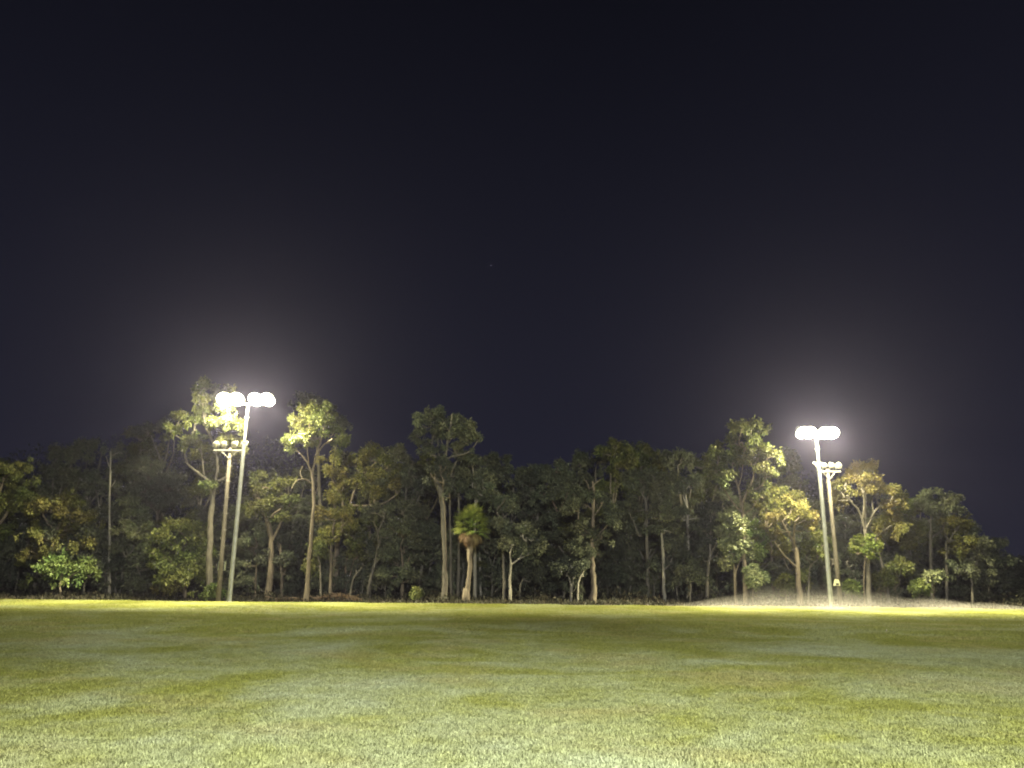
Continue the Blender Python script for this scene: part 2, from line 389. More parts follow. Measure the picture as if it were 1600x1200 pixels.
def old_pole(base, top, r, label, heads, pegs, arm, box, plate):
    base = Vector(base); top = Vector(top)
    root = empty('wooden_light_pole', base, label, 'light pole', 'old wooden light poles')
    t = top - base; H = t.length
    M = t.to_track_quat('Z', 'Y').to_matrix().to_4x4()
    P = Parts(); P.lathe([(r * 1.15, -.1), (r * 1.1, H * .3), (r * .95, H * .65), (r * .8, H)], 12, M); P.build('shaft', WOOD, root, smooth=True)
    P = Parts(); P.tube(M @ Vector((-r * 1.35, -r * .4, 0)), M @ Vector((-r * 1.05, -r * .4, H * .93)), .04, n=8)
    P.build('conduit', IRON, root)
    for z in np.linspace(.6, H * .9, 7): P = Parts(); P.box(M @ Vector((-r * .6, -r * .4, z)), (r * 1.9, .06, .04)); P.build('clamp', IRON, root)
    a0, a1, zz = arm
    P = Parts(); P.box((M @ Vector((0, 0, H - .18))) + Vector(((a0 + a1) / 2, -r * .95, 0)), (a1 - a0, .09, .11)); P.build('cross_arm', IRON, root)
    for s in (a0, a1):
        P = Parts(); P.tube((M @ Vector((0, 0, H - .75))) + Vector((0, -r, 0)), (M @ Vector((0, 0, H - .22))) + Vector((s * .55, -r, 0)), .022, n=6); P.build('brace', IRON, root)
    tp = M @ Vector((0, 0, H))
    for k, (ox, aim, rad) in enumerate(heads):
        flood_head(root, 'floodlight', tp + Vector((ox, -r * .95, .22)), R(aim), R(-62), GLASSY, rad)
    pm = None
    for i, z in enumerate(pegs):
        if pm is None:
            P = Parts(); P.tube((0, 0, 0), (.26, 0, 0), .014, n=6); P.tube((.26, 0, -.01), (.26, 0, .045), .014, n=6); pm = mesh('step_peg', P.v, faces=P.f)
        link('step_peg', pm, IRON, root, M @ Vector(((1 if i % 2 else -1) * r * .9, 0, z * H)), (0, 0, 0 if i % 2 else math.pi))
    if box:
        c = M @ Vector((-.34, -.05, box))
        P = Parts()
        P.box(c + Vector((0, 0, .27)), (.46, .2, .05)); P.box(c + Vector((0, 0, -.27)), (.46, .2, .05))
        for s in (-1, 1): P.box(c + Vector((s * .205, 0, 0)), (.05, .2, .486))
        b = P.build('meter_box', BOXGREY, root)
        P = Parts(); P.box(c + Vector((0, .05, 0)), (.356, .06, .484)); P.build('back_panel', BLACK, b)
        P = Parts(); P.lathe([(.09, 0), (.09, .06), (.06, .08)], 12, Matrix.Translation(c + Vector((.02, .02, .06))) @ Matrix.Rotation(R(90), 4, 'X')); P.box(c + Vector((0, -.03, -.14)), (.2, .06, .1)); P.build('meter', IRON, b)
    if plate:
        c = M @ Vector((.20, -r - .05, plate))
        v = [(-.22, 0, -.2), (.22, 0, -.2), (.13, 0, .20), (-.09, 0, .22)]
        P = Parts(); P.add([Vector(p) + c for p in v] + [Vector(p) + c + Vector((0, .1, 0)) for p in v],
                           [(0, 1, 2, 3), (7, 6, 5, 4), (0, 4, 5, 1), (1, 5, 6, 2), (2, 6, 7, 3), (3, 7, 4, 0)])
        b = P.build('switch_box', CREAM, root)
        P = Parts(); P.box(c + Vector((.02, -.015, -.10)), (.2, .03, .12)); P.build('vent', BLACK, b)
    return root
b0 = at(341, 938, 53.1); t0 = at(360, 700, 53.1)
old_pole((b0[0], 53.1, -.05), t0, .135, 'weathered wooden light pole with unlit lamps, meter box and climbing pegs at left',
         [(-.98, 12, .21), (-.48, 5, .21), (.28, -5, .21), (.92, -12, .21)], np.linspace(.30, .93, 13), (-1.1, 1.05, 0), 2.35, None)
b0 = at(1313, 942, 53.6); t0 = at(1293, 733, 53.6)
old_pole((b0[0], 53.6, -.05), t0, .13, 'weathered wooden light pole with unlit lamps and cream switch box at right',
         [(-.62, 20, .20), (-.20, 8, .17), (.30, -6, .18), (.74, -28, .21)], [], (-.75, .85, 0), None, 1.65)

# ------------------------------------------------------------------ trees
def tube_net(lines, seg=7, wob=0.0, rng=None, sub=3):
    """lines: list of (points (n,3), radii (n,)); smooth tapered tubes in one vertex/quad array"""
    V, Q = [], []; base = 0
    for pts, rad in lines:
        pts = np.asarray(pts, float); rad = np.asarray(rad, float); n = len(pts)
        if n > 2 and sub > 1:                        # Catmull-Rom
            E = np.vstack([2 * pts[0] - pts[1], pts, 2 * pts[-1] - pts[-2]]); out = []; ro = []
            for i in range(n - 1):
                p0, p1, p2, p3 = E[i:i + 4]
                for s in range(sub):
                    t = s / sub
                    out.append(.5 * (2 * p1 + (p2 - p0) * t + (2 * p0 - 5 * p1 + 4 * p2 - p3) * t * t + (3 * p1 - p0 - 3 * p2 + p3) * t ** 3))
                    ro.append(rad[i] * (1 - t) + rad[i + 1] * t)
            out.append(pts[-1]); ro.append(rad[-1]); pts = np.array(out); rad = np.array(ro); n = len(pts)
        if wob and rng is not None:
            pts = pts.copy(); pts[1:-1] += rng.normal(0, 1, (n - 2, 3)) * (rad[1:-1, None] * wob)
            rad = rad * rng.uniform(.9, 1.1, n)
        T = norm(np.gradient(pts, axis=0))
        ref = np.where(np.abs(T[:, 2:3]) > .9, np.array([[1., 0, 0]]), np.array([[0, 0, 1.]]))
        A = norm(np.cross(T, ref.mean(0)[None] if abs(T[:, 2].mean()) > .75 else np.array([[0, 0, 1.]])))
        if abs(T[:, 2].mean()) > .75: A = norm(np.cross(T, np.array([[0, 1., 0]])))
        B = np.cross(T, A)
        a = np.linspace(0, 2 * np.pi, seg, endpoint=False)
        ring = pts[:, None] + rad[:, None, None] * (np.cos(a)[None, :, None] * A[:, None] + np.sin(a)[None, :, None] * B[:, None])
        V.append(ring.reshape(-1, 3))
        i = (np.arange(n - 1)[:, None] * seg); kk = np.arange(seg)[None]; k2 = (kk + 1) % seg
        Q.append(np.stack([i + kk, i + k2, i + seg + k2, i + seg + kk], -1).reshape(-1, 4) + base)
        base += n * seg
    return np.concatenate(V), np.concatenate(Q)

def leaf_quads(c, out, rng, Ls, Ws, droop):
    n = len(c)
    r = rng.normal(0, 1, (n, 3))
    a = norm(norm(r) * .8 + out * .45 + np.array([0, 0, -droop]))
    nn = norm(out * .75 + rng.normal(0, .55, (n, 3)) + np.array([0, -.12, .28]))
    s = norm(np.cross(nn, a)); ln = Ls * rng.uniform(.6, 1.35, n)[:, None]; wd = Ws * rng.uniform(.6, 1.35, n)[:, None]
    v = np.stack([c, c + a * ln * .42 + s * wd * .5, c + a * ln, c + a * ln * .42 - s * wd * .5], 1).reshape(-1, 3)
    return v
def puff_leaves(centres, radii, clump_dirs, rng, per, Ls, Ws, droop, flat=.75):
    n = len(centres)
    cnt = np.maximum(12, (per * (radii / radii.mean()) ** 2)).astype(int)
    ix = np.repeat(np.arange(n), cnt); m = len(ix)
    d = norm(rng.normal(0, 1, (m, 3)))
    rr = radii[ix][:, None] * (rng.uniform(0, 1, (m, 1)) ** .45) * rng.uniform(.85, 1.12, (m, 1))
    off = d * rr; off[:, 2] *= flat
    return leaf_quads(centres[ix] + off, norm(d * .75 + clump_dirs[ix] * .6), rng, Ls, Ws, droop)

def crown_puffs(c, rx, ry, rz, rng, pr, dens):
    n = max(5, int(dens * 1.9 * (rx * rz + rx * ry) * .5 / pr ** 2))
    d = norm(rng.normal(0, 1, (n, 3)))
    d[:, 2] = np.where(d[:, 2] < -.45, -d[:, 2] * .8, d[:, 2]); d = norm(d)
    f = rng.uniform(.25, 1.05, n) ** .55
    lump = 1 + .16 * np.sin(d[:, 0] * 5 + c[0]) + .14 * np.sin(d[:, 2] * 6 + c[2] * 2)
    P = c + d * np.array([rx, ry, rz]) * (f * lump)[:, None]
    return P, d, pr * rng.uniform(.55, 1.35, n)

def build_tree(name, label, Y, trunk, limbs=(), clumps=(), leaf='gum', bark='pale', seed=0, group='trees along the forest edge',
               pr=.40, dens=.85, per=125, L=.22, W=.085, droop=.55, twig=.6, depth=1.0, cat='tree', branch_r=.055, dead=False, wob=.14, wisp=1.0):
    """every tuple is a photo pixel (u, v, radius in pixels) carried to the tree's own distance"""
    rng = np.random.default_rng(seed + 100); s = mpp(Y)
    base = at(trunk[0][0], trunk[0][1], Y); root_loc = np.array([base[0], Y, float(floor_z(base[0], Y)) - .05])
    root = empty(name, root_loc, label, cat, group)
    def conv(line, y0, slope):
        n = len(line); pts = np.array([at(p[0], p[1], Y + y0 + slope * i / max(1, n - 1)) for i, p in enumerate(line)]) - root_loc
        return pts, np.array([p[2] for p in line]) * s * .86
    tp, tr = conv(trunk, 0, rng.uniform(-.4, .4)); tp[0, 2] = 0; tp[0, 1] = 0
    if len(tp) > 2: tr = tr.copy(); tr[0] *= 1.25
    v, q = tube_net([(tp, tr)], 9, wob, rng, 4); link('trunk', mesh('trunk', v, quads=q, smooth=True), BARK[bark], root)
    skel = [tp]
    for lb in limbs:
        # a limb starts inside the wood it grows from
        p, r = conv(lb, 0, rng.uniform(-1.3, 1.3) * depth)
        allp = np.concatenate(skel); j = np.argmin(((allp[:, [0, 2]] - p[0][[0, 2]]) ** 2).sum(1)); dy = allp[j, 1] - p[0, 1]
        p = p + np.array([0, dy, 0]) * np.linspace(1, .4, len(p))[:, None]
        v, q = tube_net([(p, r)], 7, wob, rng, 4); link('limb', mesh('limb', v, quads=q, smooth=True), BARK[bark], root)
        skel.append(p)
    dense = []
    for p in skel:
        for i in range(len(p) - 1):
            for t in np.linspace(0, 1, 4, endpoint=False): dense.append(p[i] * (1 - t) + p[i + 1] * t)
        dense.append(p[-1])
    dense = np.array(dense)
    tw, LV = [], []
    for cl in clumps:
        u, vv, ru, rv = cl[:4]; dm = cl[4] if len(cl) > 4 else 1.0
        rx, rz = ru * s, rv * s; ry = (rx * .6 + rz * .5)
        yo = (cl[5] if len(cl) > 5 else rng.uniform(-.8, .8) * depth)
        c = at(u, vv, Y + yo) - root_loc
        P, d, rad = crown_puffs(c, rx * .92, ry, rz * .92, rng, min(pr, .65 * min(rx, rz) + .08), dens * dm)
        LV.append(puff_leaves(P, rad, d, rng, per, L, W, droop))
        # loose wisps and hanging sprays that break up the outline
        k = max(2, int(len(P) * .55 * wisp)); dw = norm(rng.normal(0, 1, (k, 3))); dw[:, 2] = np.where(rng.random(k) < .45, -abs(dw[:, 2]), dw[:, 2])
        Pw = c + dw * np.array([rx, ry, rz]) * rng.uniform(.9, 1.5, (k, 1)); rw = np.full(k, .26) * rng.uniform(.6, 1.3, k)
        LV.append(puff_leaves(Pw, rw, dw, rng, per * .32, L, W, droop + .35, 1.25))
        # branch from the wood below up into the clump, twigs out to its sprays
        dd = np.linalg.norm(dense - c, axis=1) + np.maximum(0, dense[:, 2] - c[2] + .2) * 2.5
        st = dense[np.argmin(dd)]; mid = st * .5 + c * .5 + rng.normal(0, .18, 3) + np.array([0, 0, .05]); hub = c + np.array([0, 0, -rz * .25])
        tw.append(([st, st * .75 + hub * .25 + rng.normal(0, .1, 3), mid, hub], [branch_r, branch_r * .9, branch_r * .75, branch_r * .5]))
        pick = rng.permutation(len(P))[:max(3, int(len(P) * twig))]
        for j in pick:
            e = P[j]; s0 = hub if rng.random() < .6 else mid
            m2 = s0 * .45 + e * .55 + rng.normal(0, .12, 3) - np.array([0, 0, .08])
            tw.append(([s0, m2, e], [branch_r * .5, branch_r * .32, .008]))
    if tw:
        v, q = tube_net(tw, 5, 0, None, 3); tag(link('branchwork', mesh('branchwork', v, quads=q, smooth=True), BARK[bark], root), kind='stuff')
    if LV and not dead:
        v = np.concatenate(LV); q = np.arange(len(v)).reshape(-1, 4)
        link('crown', mesh('crown', v, quads=q), LEAF[leaf], root)
    return root

# ------------------------------------------------------------------ the trees of the photograph
G = 'gum_tree'
# --- left of the left floodlight pole
build_tree(G, 'grey-green gum tree cut off by the left edge of the photo', 57, [(-28, 938, 5), (-24, 880, 4.5), (-14, 830, 4)],
  [[(-14, 830, 3.2), (4, 805, 2.6), (22, 780, 1.8), (30, 765, 1.2)], [(-14, 830, 3), (-6, 780, 2.4), (4, 745, 1.6)]],
  [(18, 738, 34, 20), (-14, 750, 26, 24), (18, 788, 26, 26), (-16, 800, 26, 24), (-2, 832, 18, 12), (44, 778, 15, 9, .6)], 'gum', 'brown', 1)
build_tree(G, 'round gum with a brownish crown, yellow on its lamp side, near the left edge', 57.5, [(84, 938, 3.4), (83, 880, 3), (82, 845, 2.8), (80, 820, 2.4)],
  [[(82, 840, 2), (100, 815, 1.6), (118, 800, 1.1)], [(80, 822, 2), (68, 800, 1.4), (66, 785, 1)]],
  [(82, 795, 32, 22), (112, 788, 26, 18), (132, 812, 20, 16), (68, 838, 30, 18), (104, 825, 24, 16), (128, 850, 16, 12, .7), (52, 865, 26, 16, .7)], 'olive', 'brown', 2)
build_tree('shrub', 'low bright green shrub with flat broad leaves in front of the brown-crowned gum', 55.6, [(96, 938, 2), (94, 915, 1.8), (96, 898, 1.5)],
  [[(94, 915, 1.4), (112, 900, 1.2), (124, 893, .9)]], [(90, 882, 26, 14), (118, 887, 28, 15), (72, 893, 20, 10), (140, 898, 18, 10), (105, 898, 30, 10)], 'green', 'brown', 3, 'shrubs along the forest edge', L=.24, W=.11, per=90, droop=.1, cat='shrub', branch_r=.03)
build_tree('dead_tree', 'bare white dead tree with one side branch, left of the tall left gum', 58.2, [(170, 938, 2.4), (171, 860, 2), (171, 800, 1.8), (172, 752, 1.6), (173, 705, 1)],
  [[(172, 738, 1.2), (167, 722, .8), (165, 712, .6)], [(173, 711, 1), (184, 706, .8), (190, 708, .5)], [(172, 760, .9), (180, 750, .5)]], [], 'gum', 'white', 4, dead=True)
build_tree(G, 'hazy soft-crowned gum behind the bushes, left of the tall left gum', 63, [(250, 938, 3), (248, 860, 2.8), (246, 800, 2.4)],
  [[(246, 800, 2), (262, 775, 1.3)], [(246, 802, 2), (228, 780, 1.3)]],
  [(240, 745, 30, 22), (262, 762, 34, 22), (222, 765, 24, 20), (282, 780, 22, 18), (240, 790, 30, 18, .8), (236, 722, 14, 12)], 'grey', 'brown', 5, L=.22, W=.07)
build_tree(G, 'slim gum topped by a tuft of pale leaves, left of the dense rounded bush', 58.5, [(212, 938, 2.8), (214, 905, 2.5), (218, 868, 2.2), (212, 835, 1.8)],
  [[(216, 860, 1.6), (232, 842, 1.2)]], [(203, 785, 12, 10), (208, 803, 24, 14), (222, 832, 26, 20), (238, 845, 18, 16), (200, 828, 18, 14), (228, 868, 20, 14, .7)], 'pale', 'grey', 6, L=.26, W=.10)
build_tree('sapling', 'thin sapling with sparse grey leaves left of the slim pale-topped gum', 59, [(180, 938, 1.6), (181, 905, 1.4), (178, 870, 1.1)], [],
  [(168, 838, 18, 14, .7), (182, 858, 16, 14, .7), (160, 870, 18, 16, .6), (172, 800, 16, 14, .6)], 'grey', 'grey', 7, 'saplings along the forest edge', cat='sapling')
build_tree('bush', 'big dense rounded bush, yellow-lit, left of the wooden pole with the meter box', 56, [(288, 938, 3), (288, 900, 2.6), (287, 870, 2)],
  [[(288, 905, 2), (302, 880, 1.4)], [(288, 905, 2), (272, 882, 1.4)]],
  [(285, 828, 26, 20), (262, 845, 22, 20), (308, 845, 24, 22), (285, 862, 34, 24), (262, 880, 24, 20), (310, 885, 22, 20), (284, 902, 36, 18), (318, 862, 14, 16)], 'gum', 'brown', 8, 'shrubs along the forest edge', L=.26, W=.12, droop=.2, cat='bush', per=105)
build_tree(G, 'tallest left gum, open crowned, its top glowing beside the lamps', 54.6, [(327, 938, 5.6), (327, 880, 5.2), (328, 830, 4.9), (331, 785, 4.6), (334, 755, 4.2)],
  [[(333, 757, 3.2), (322, 748, 2.6), (306, 736, 2.3), (292, 722, 2), (287, 700, 1.7), (282, 685, 1.4), (264, 676, 1)],
   [(334, 756, 3.4), (339, 735, 2.8), (338, 708, 2.5), (330, 685, 2.2), (321, 665, 1.8), (317, 640, 1.4), (318, 615, 1)],
   [(334, 756, 2.6), (345, 750, 2.2), (356, 742, 1.8), (362, 728, 1.2), (366, 700, .8)],
   [(338, 706, 1.8), (345, 690, 1.5), (352, 668, 1.2), (360, 650, .9)], [(318, 742, 1.8), (316, 720, 1.4), (314, 705, 1)], [(288, 705, 1.3), (298, 690, 1), (300, 676, .8)]],
  [(322, 606, 17, 13), (314, 625, 12, 12), (334, 622, 12, 13), (326, 645, 16, 13), (354, 616, 13, 9, 1, -.9), (350, 641, 17, 12, 1.2, -1.7), (354, 657, 13, 9, 1.2, -1.9), (372, 664, 14, 8, 1, -1.3), (338, 662, 15, 13, 1.2, -1.6), (280, 655, 19, 14), (266, 673, 15, 11),
   (306, 690, 15, 11), (316, 703, 12, 9), (290, 692, 12, 8), (360, 690, 20, 9), (345, 686, 14, 9), (374, 704, 12, 9, .7), (326, 760, 11, 8, .7), (304, 662, 12, 14, .6)], 'gum', 'pale', 9, pr=.34, depth=.8, wisp=.3)
build_tree('dead_tree', 'faint bare forked limbs rising behind the left side of the tall left gum', 72, [(252, 938, 4), (254, 820, 3.2), (252, 730, 2.6)],
  [[(252, 730, 1.8), (244, 705, 1.3), (236, 685, .8)], [(252, 730, 1.8), (260, 705, 1.3), (264, 680, .8)], [(253, 745, 1.6), (268, 712, 1.1), (271, 688, .8)]], [(232, 672, 18, 12, .5), (264, 665, 20, 14, .5)], 'dark', 'grey', 10)
# --- between the left pole and the big forked gum
build_tree(G, 'leafy gum with vine-wrapped trunk just right of the left steel pole', 56.5, [(418, 938, 5.5), (423, 890, 5), (424, 850, 4.6), (418, 815, 4.2), (413, 800, 3)],
  [[(418, 818, 3), (428, 805, 2.4), (440, 795, 1.6)], [(414, 805, 2.8), (408, 785, 2), (402, 770, 1.2)], [(424, 850, 2.5), (440, 815, 2), (452, 790, 1.2)]],
  [(402, 748, 20, 14), (396, 772, 16, 14), (424, 760, 20, 14), (446, 758, 16, 14), (432, 786, 22, 16), (404, 794, 18, 12), (456, 782, 14, 12), (440, 806, 14, 10), (392, 790, 12, 10)], 'gum', 'brown', 11, W=.11)
build_tree('shrub', 'tall curtain of trailing vines hanging round the trunk right of the left steel pole', 57.2, [(440, 938, 3), (440, 900, 2.5), (438, 850, 2)], [],
  [(436, 850, 16, 30), (446, 890, 18, 30), (414, 870, 14, 26, .8), (452, 915, 18, 16, .8)], 'dark', 'brown', 12, 'shrubs along the forest edge', cat='vine thicket', droop=1.1)
build_tree('sapling', 'thin grey sapling low between left steel pole and vine-wrapped trunk', 57.5, [(398, 938, 1.6), (400, 900, 1.4), (402, 870, 1)], [],
  [(392, 850, 20, 18, .7), (384, 880, 16, 20, .7), (398, 830, 18, 16, .7), (376, 905, 14, 14, .6)], 'grey', 'brown', 13, 'saplings along the forest edge', cat='sapling')
build_tree(G, 'slender tall gum with a bright yellow-lit spray on its left side', 54.0, [(478, 938, 4), (481, 900, 3.6), (485, 850, 3.3), (490, 790, 3), (489, 755, 2.8), (487, 738, 2.6)],
  [[(487, 740, 2), (479, 722, 1.6), (468, 708, 1.2), (458, 700, .8)], [(487, 738, 2.2), (493, 710, 1.8), (500, 690, 1.5), (506, 668, 1)], [(493, 715, 1.5), (506, 696, 1.2), (520, 686, .9)], [(482, 728, 1.2), (480, 705, 1), (478, 680, .7)],
   [(488, 756, 1.4), (474, 748, 1.1), (462, 752, .9), (455, 764, .5)], [(474, 748, .8), (470, 740, .6), (474, 728, .4)], [(490, 775, 1), (496, 760, .8), (493, 745, .5)]],
  [(462, 690, 17, 12, 1.2, -.9), (480, 684, 16, 12, 1.2, -.9), (496, 682, 18, 11), (474, 662, 22, 14), (500, 660, 24, 15), (522, 674, 18, 12), (512, 640, 20, 13), (488, 642, 16, 12), (534, 690, 11, 9, .7)], 'gum', 'brown', 14, wisp=.5)
build_tree(G, 'dim gum top showing above the yellow-sprayed slender gum', 70, [(500, 938, 4), (500, 800, 3.5), (496, 690, 2.6)], [[(496, 690, 2), (486, 660, 1.4)], [(496, 690, 2), (508, 655, 1.4)]],
  [(484, 628, 24, 13), (506, 640, 22, 14), (528, 665, 18, 14), (470, 640, 16, 10)], 'dark', 'grey', 15)
build_tree(G, 'broad spreading gum with long pale low branch, right of the slender gum', 59.5, [(524, 938, 5), (526, 860, 4.6), (536, 810, 4.2), (548, 790, 3.6)],
  [[(548, 790, 2.8), (575, 791, 2.2), (598, 787, 1.9), (614, 778, 1.4), (626, 766, .9)], [(540, 803, 2.6), (532, 770, 2), (520, 750, 1.6), (516, 730, 1)], [(548, 790, 2.4), (556, 765, 1.8), (572, 740, 1.4), (588, 722, .9)]],
  [(534, 718, 26, 16), (524, 742, 22, 18), (556, 722, 24, 16), (584, 712, 26, 15), (606, 728, 18, 17), (576, 744, 28, 16), (546, 756, 24, 14), (606, 758, 17, 13), (528, 768, 18, 14), (586, 770, 20, 9, .7)], 'olive', 'brown', 16)
build_tree(G, 'thin straight gum with fluffy low crown before the broad spreading gum', 56.5, [(516, 938, 2.7), (517, 900, 2.5), (517, 860, 2.2), (520, 830, 1.8)],
  [[(518, 845, 1.5), (534, 830, 1.2)]], [(522, 782, 16, 13), (514, 806, 22, 16), (536, 800, 20, 16), (546, 822, 18, 14), (520, 830, 20, 14), (506, 848, 14, 12, .7)], 'olive', 'brown', 17)
build_tree('sapling', 'pale thin sapling left of the brush pile under the broad gum', 56, [(501, 938, 1.6), (501, 905, 1.5), (500, 880, 1.1)], [], [(492, 862, 16, 14, .8), (506, 852, 14, 14, .8), (486, 884, 10, 10, .6)], 'gum', 'pale', 18, 'saplings along the forest edge', cat='sapling')
build_tree(G, 'leaning pale-stemmed gum forking twice, right of the fluffy low crown', 57, [(574, 938, 3), (579, 905, 2.8), (586, 880, 2.5), (591, 852, 2.2)],
  [[(591, 852, 1.6), (589, 832, 1.4), (583, 814, 1), ], [(590, 836, 1.3), (597, 818, 1), (602, 804, .7)], [(586, 880, 1.2), (596, 870, .9)]], [(594, 795, 14, 9, .5), (606, 838, 18, 14, .7), (578, 800, 10, 8, .4), (604, 868, 16, 14, .7)], 'grey', 'pale', 19)
build_tree('dead_tree', 'thin leaning dead stem crossing the dark trunks behind the brush pile', 56.2, [(545, 938, 1.5), (552, 905, 1.3), (566, 886, .9)], [[(556, 900, .8), (556, 888, .5)]], [], bark='pale', seed=20, dead=True)
build_tree(G, 'pair of thin red-brown stems with thin leaf, behind the brush pile', 58, [(540, 938, 2), (541, 880, 1.8), (550, 845, 1.4)], [[(540, 930, 1.6), (549, 890, 1.4), (556, 860, 1)]], [(548, 850, 18, 14, .7), (560, 870, 20, 16, .7), (558, 838, 14, 12, .6)], 'gum', 'red', 21)
build_tree('bush', 'dense grey-green bushy crown standing left of the big forked gum', 57.5, [(628, 938, 2.5), (629, 900, 2.2), (628, 860, 1.8)], [[(629, 900, 1.4), (640, 870, 1)]],
  [(624, 826, 20, 18), (608, 850, 18, 20), (638, 850, 20, 20), (622, 878, 26, 22), (606, 900, 18, 18, .8), (640, 905, 18, 18, .8)], 'grey', 'brown', 22, 'shrubs along the forest edge', cat='bush')
build_tree(G, 'forked white-limbed young gum between the grey bush and big forked gum', 60, [(642, 938, 2.2), (646, 900, 2), (648, 865, 1.8)],
  [[(648, 865, 1.5), (645, 845, 1.2), (636, 830, .8)], [(648, 866, 1.3), (656, 852, 1), (660, 845, .7)], [(646, 852, .9), (644, 832, .7), (634, 815, .5)]], [(640, 800, 22, 18, .8), (660, 830, 18, 16, .8), (626, 790, 16, 12, .7), (660, 800, 14, 14, .7)], 'grey', 'pale', 23)
build_tree(G, 'gum with tangled pale limbs, behind and left of the big forked gum', 66, [(650, 938, 3.2), (645, 840, 2.8), (640, 790, 2.4)], [[(640, 790, 1.6), (626, 770, 1.2), (612, 752, .8)], [(640, 790, 1.6), (655, 765, 1.2), (662, 745, .8)], [(630, 776, 1), (640, 756, .7)]],
  [(616, 738, 22, 16, .8), (645, 740, 22, 16, .8), (664, 755, 16, 16, .8), (636, 765, 26, 14, .6)], 'dark', 'pale', 24)
build_tree(G, 'big forked gum with wide bare-limbed crown, tallest tree in the middle', 56, [(696, 938, 5), (696, 890, 4.6), (694, 840, 4.6), (693, 800, 5), (688, 770, 5.2), (681, 752, 5), (683, 735, 4.6), (691, 720, 4)],
  [[(690, 722, 2.6), (680, 712, 2.2), (668, 706, 2), (656, 700, 1.7), (650, 688, 1.4), (646, 672, .9)], [(691, 720, 3), (697, 705, 2.4), (700, 685, 2), (705, 660, 1.5), (706, 646, .8)],
   [(693, 718, 2.4), (708, 712, 2), (726, 708, 1.6), (738, 700, 1.2), (746, 688, .8)], [(679, 712, 1.6), (674, 698, 1.3), (676, 680, 1), (672, 662, .7)], [(697, 705, 1.6), (690, 690, 1.3), (688, 668, 1), (690, 650, .6)],
   [(700, 690, 1.5), (712, 678, 1.2), (718, 660, .8)], [(710, 711, 1.4), (722, 692, 1.1), (730, 672, .7)], [(691, 724, 1.8), (684, 705, 1.4), (684, 685, .9)], [(652, 695, 1.1), (662, 680, .9), (660, 664, .6)]],
  [(656, 660, 13, 12), (652, 680, 9, 12, .7), (676, 650, 18, 10), (698, 656, 15, 13, .8), (716, 656, 15, 11), (734, 666, 15, 12), (742, 684, 12, 10), (728, 690, 15, 12, .8), (704, 684, 14, 12, .6), (678, 680, 14, 13, .6), (664, 694, 12, 9, .5), (698, 668, 22, 14, .6), (716, 676, 18, 12, .6), (684, 668, 14, 12, .6), (708, 700, 20, 8, .5), (672, 704, 14, 7, .5), (690, 644, 12, 8, .8)], 'grey', 'pale', 25, pr=.32, W=.075, twig=.9, wisp=.25, dens=.62, branch_r=.07)
build_tree('vine', 'dark shaggy creeper clump wrapped below the fork of the big middle gum', 55.6, [(696, 938, .8), (697, 840, .8), (692, 760, .8)], [], [(672, 736, 12, 11), (695, 742, 12, 16), (700, 766, 8, 16, .7), (690, 722, 10, 9)], 'dark', 'brown', 26, None, cat='creeper', droop=1.0)
build_tree(G, 'gum with a single curved pale limb right of the big forked gum', 58, [(706, 938, 2), (704, 850, 2), (703, 790, 2), (704, 748, 1.8), (710, 728, 1.5), (716, 714, .8)], [[(706, 740, 1), (722, 728, .7)]], [(722, 712, 12, 8, .6), (735, 722, 14, 10, .6), (712, 735, 10, 10, .5)], 'grey', 'pale', 27)
build_tree('dead_tree', 'small pale dead twiggy branch top, upper right of the big forked gum', 60, [(752, 938, 2), (748, 840, 1.8), (742, 760, 1.4), (738, 728, 1)], [[(738, 728, .9), (746, 720, .7), (752, 714, .4)], [(738, 728, .8), (734, 719, .4)], [(742, 724, .7), (754, 724, .4)]], [], bark='white', seed=28, dead=True)
# --- behind and right of the palm
build_tree(G, 'pale-limbed gum with fluffy crown directly above the palm, left one of two', 58.5, [(716, 938, 2.4), (717, 850, 2.3), (717, 790, 2.1), (716, 770, 1.9)], [[(716, 772, 1.5), (712, 758, 1.1), (706, 748, .7)], [(716, 772, 1.5), (721, 758, 1.1), (724, 745, .7)]], [(714, 742, 17, 12), (706, 758, 13, 12), (726, 758, 13, 12), (716, 772, 16, 10, .6)], 'grey', 'pale', 29)
build_tree(G, 'pale-limbed gum with many white forks above the palm, right one of two', 58.2, [(742, 938, 2.6), (742, 850, 2.5), (742, 800, 2.2), (743, 786, 2)], [[(743, 788, 1.7), (741, 770, 1.4), (738, 758, 1), (740, 745, .7)], [(743, 787, 1.7), (750, 775, 1.4), (755, 764, 1.1), (754, 748, .7)], [(750, 775, 1), (760, 768, .8), (768, 762, .5)]], [(750, 744, 18, 11), (738, 752, 11, 11, .7), (762, 756, 13, 12), (754, 772, 18, 12, .6), (770, 775, 10, 10, .6)], 'grey', 'white', 30)
build_tree(G, 'slender gum with layered pale twigs just right of the palm', 57, [(787, 938, 2.4), (787, 890, 2.2), (785, 840, 2), (783, 810, 1.8)], [[(783, 812, 1.5), (776, 798, 1.2), (784, 788, .9), (790, 778, .6)], [(785, 830, 1.2), (772, 818, .9)], [(783, 812, 1.2), (794, 802, .9), (800, 790, .6)]], [(794, 782, 19, 11), (780, 790, 12, 9, .7), (800, 798, 12, 9, .7), (774, 815, 13, 10, .7), (790, 822, 14, 11, .7)], 'grey', 'pale', 31)
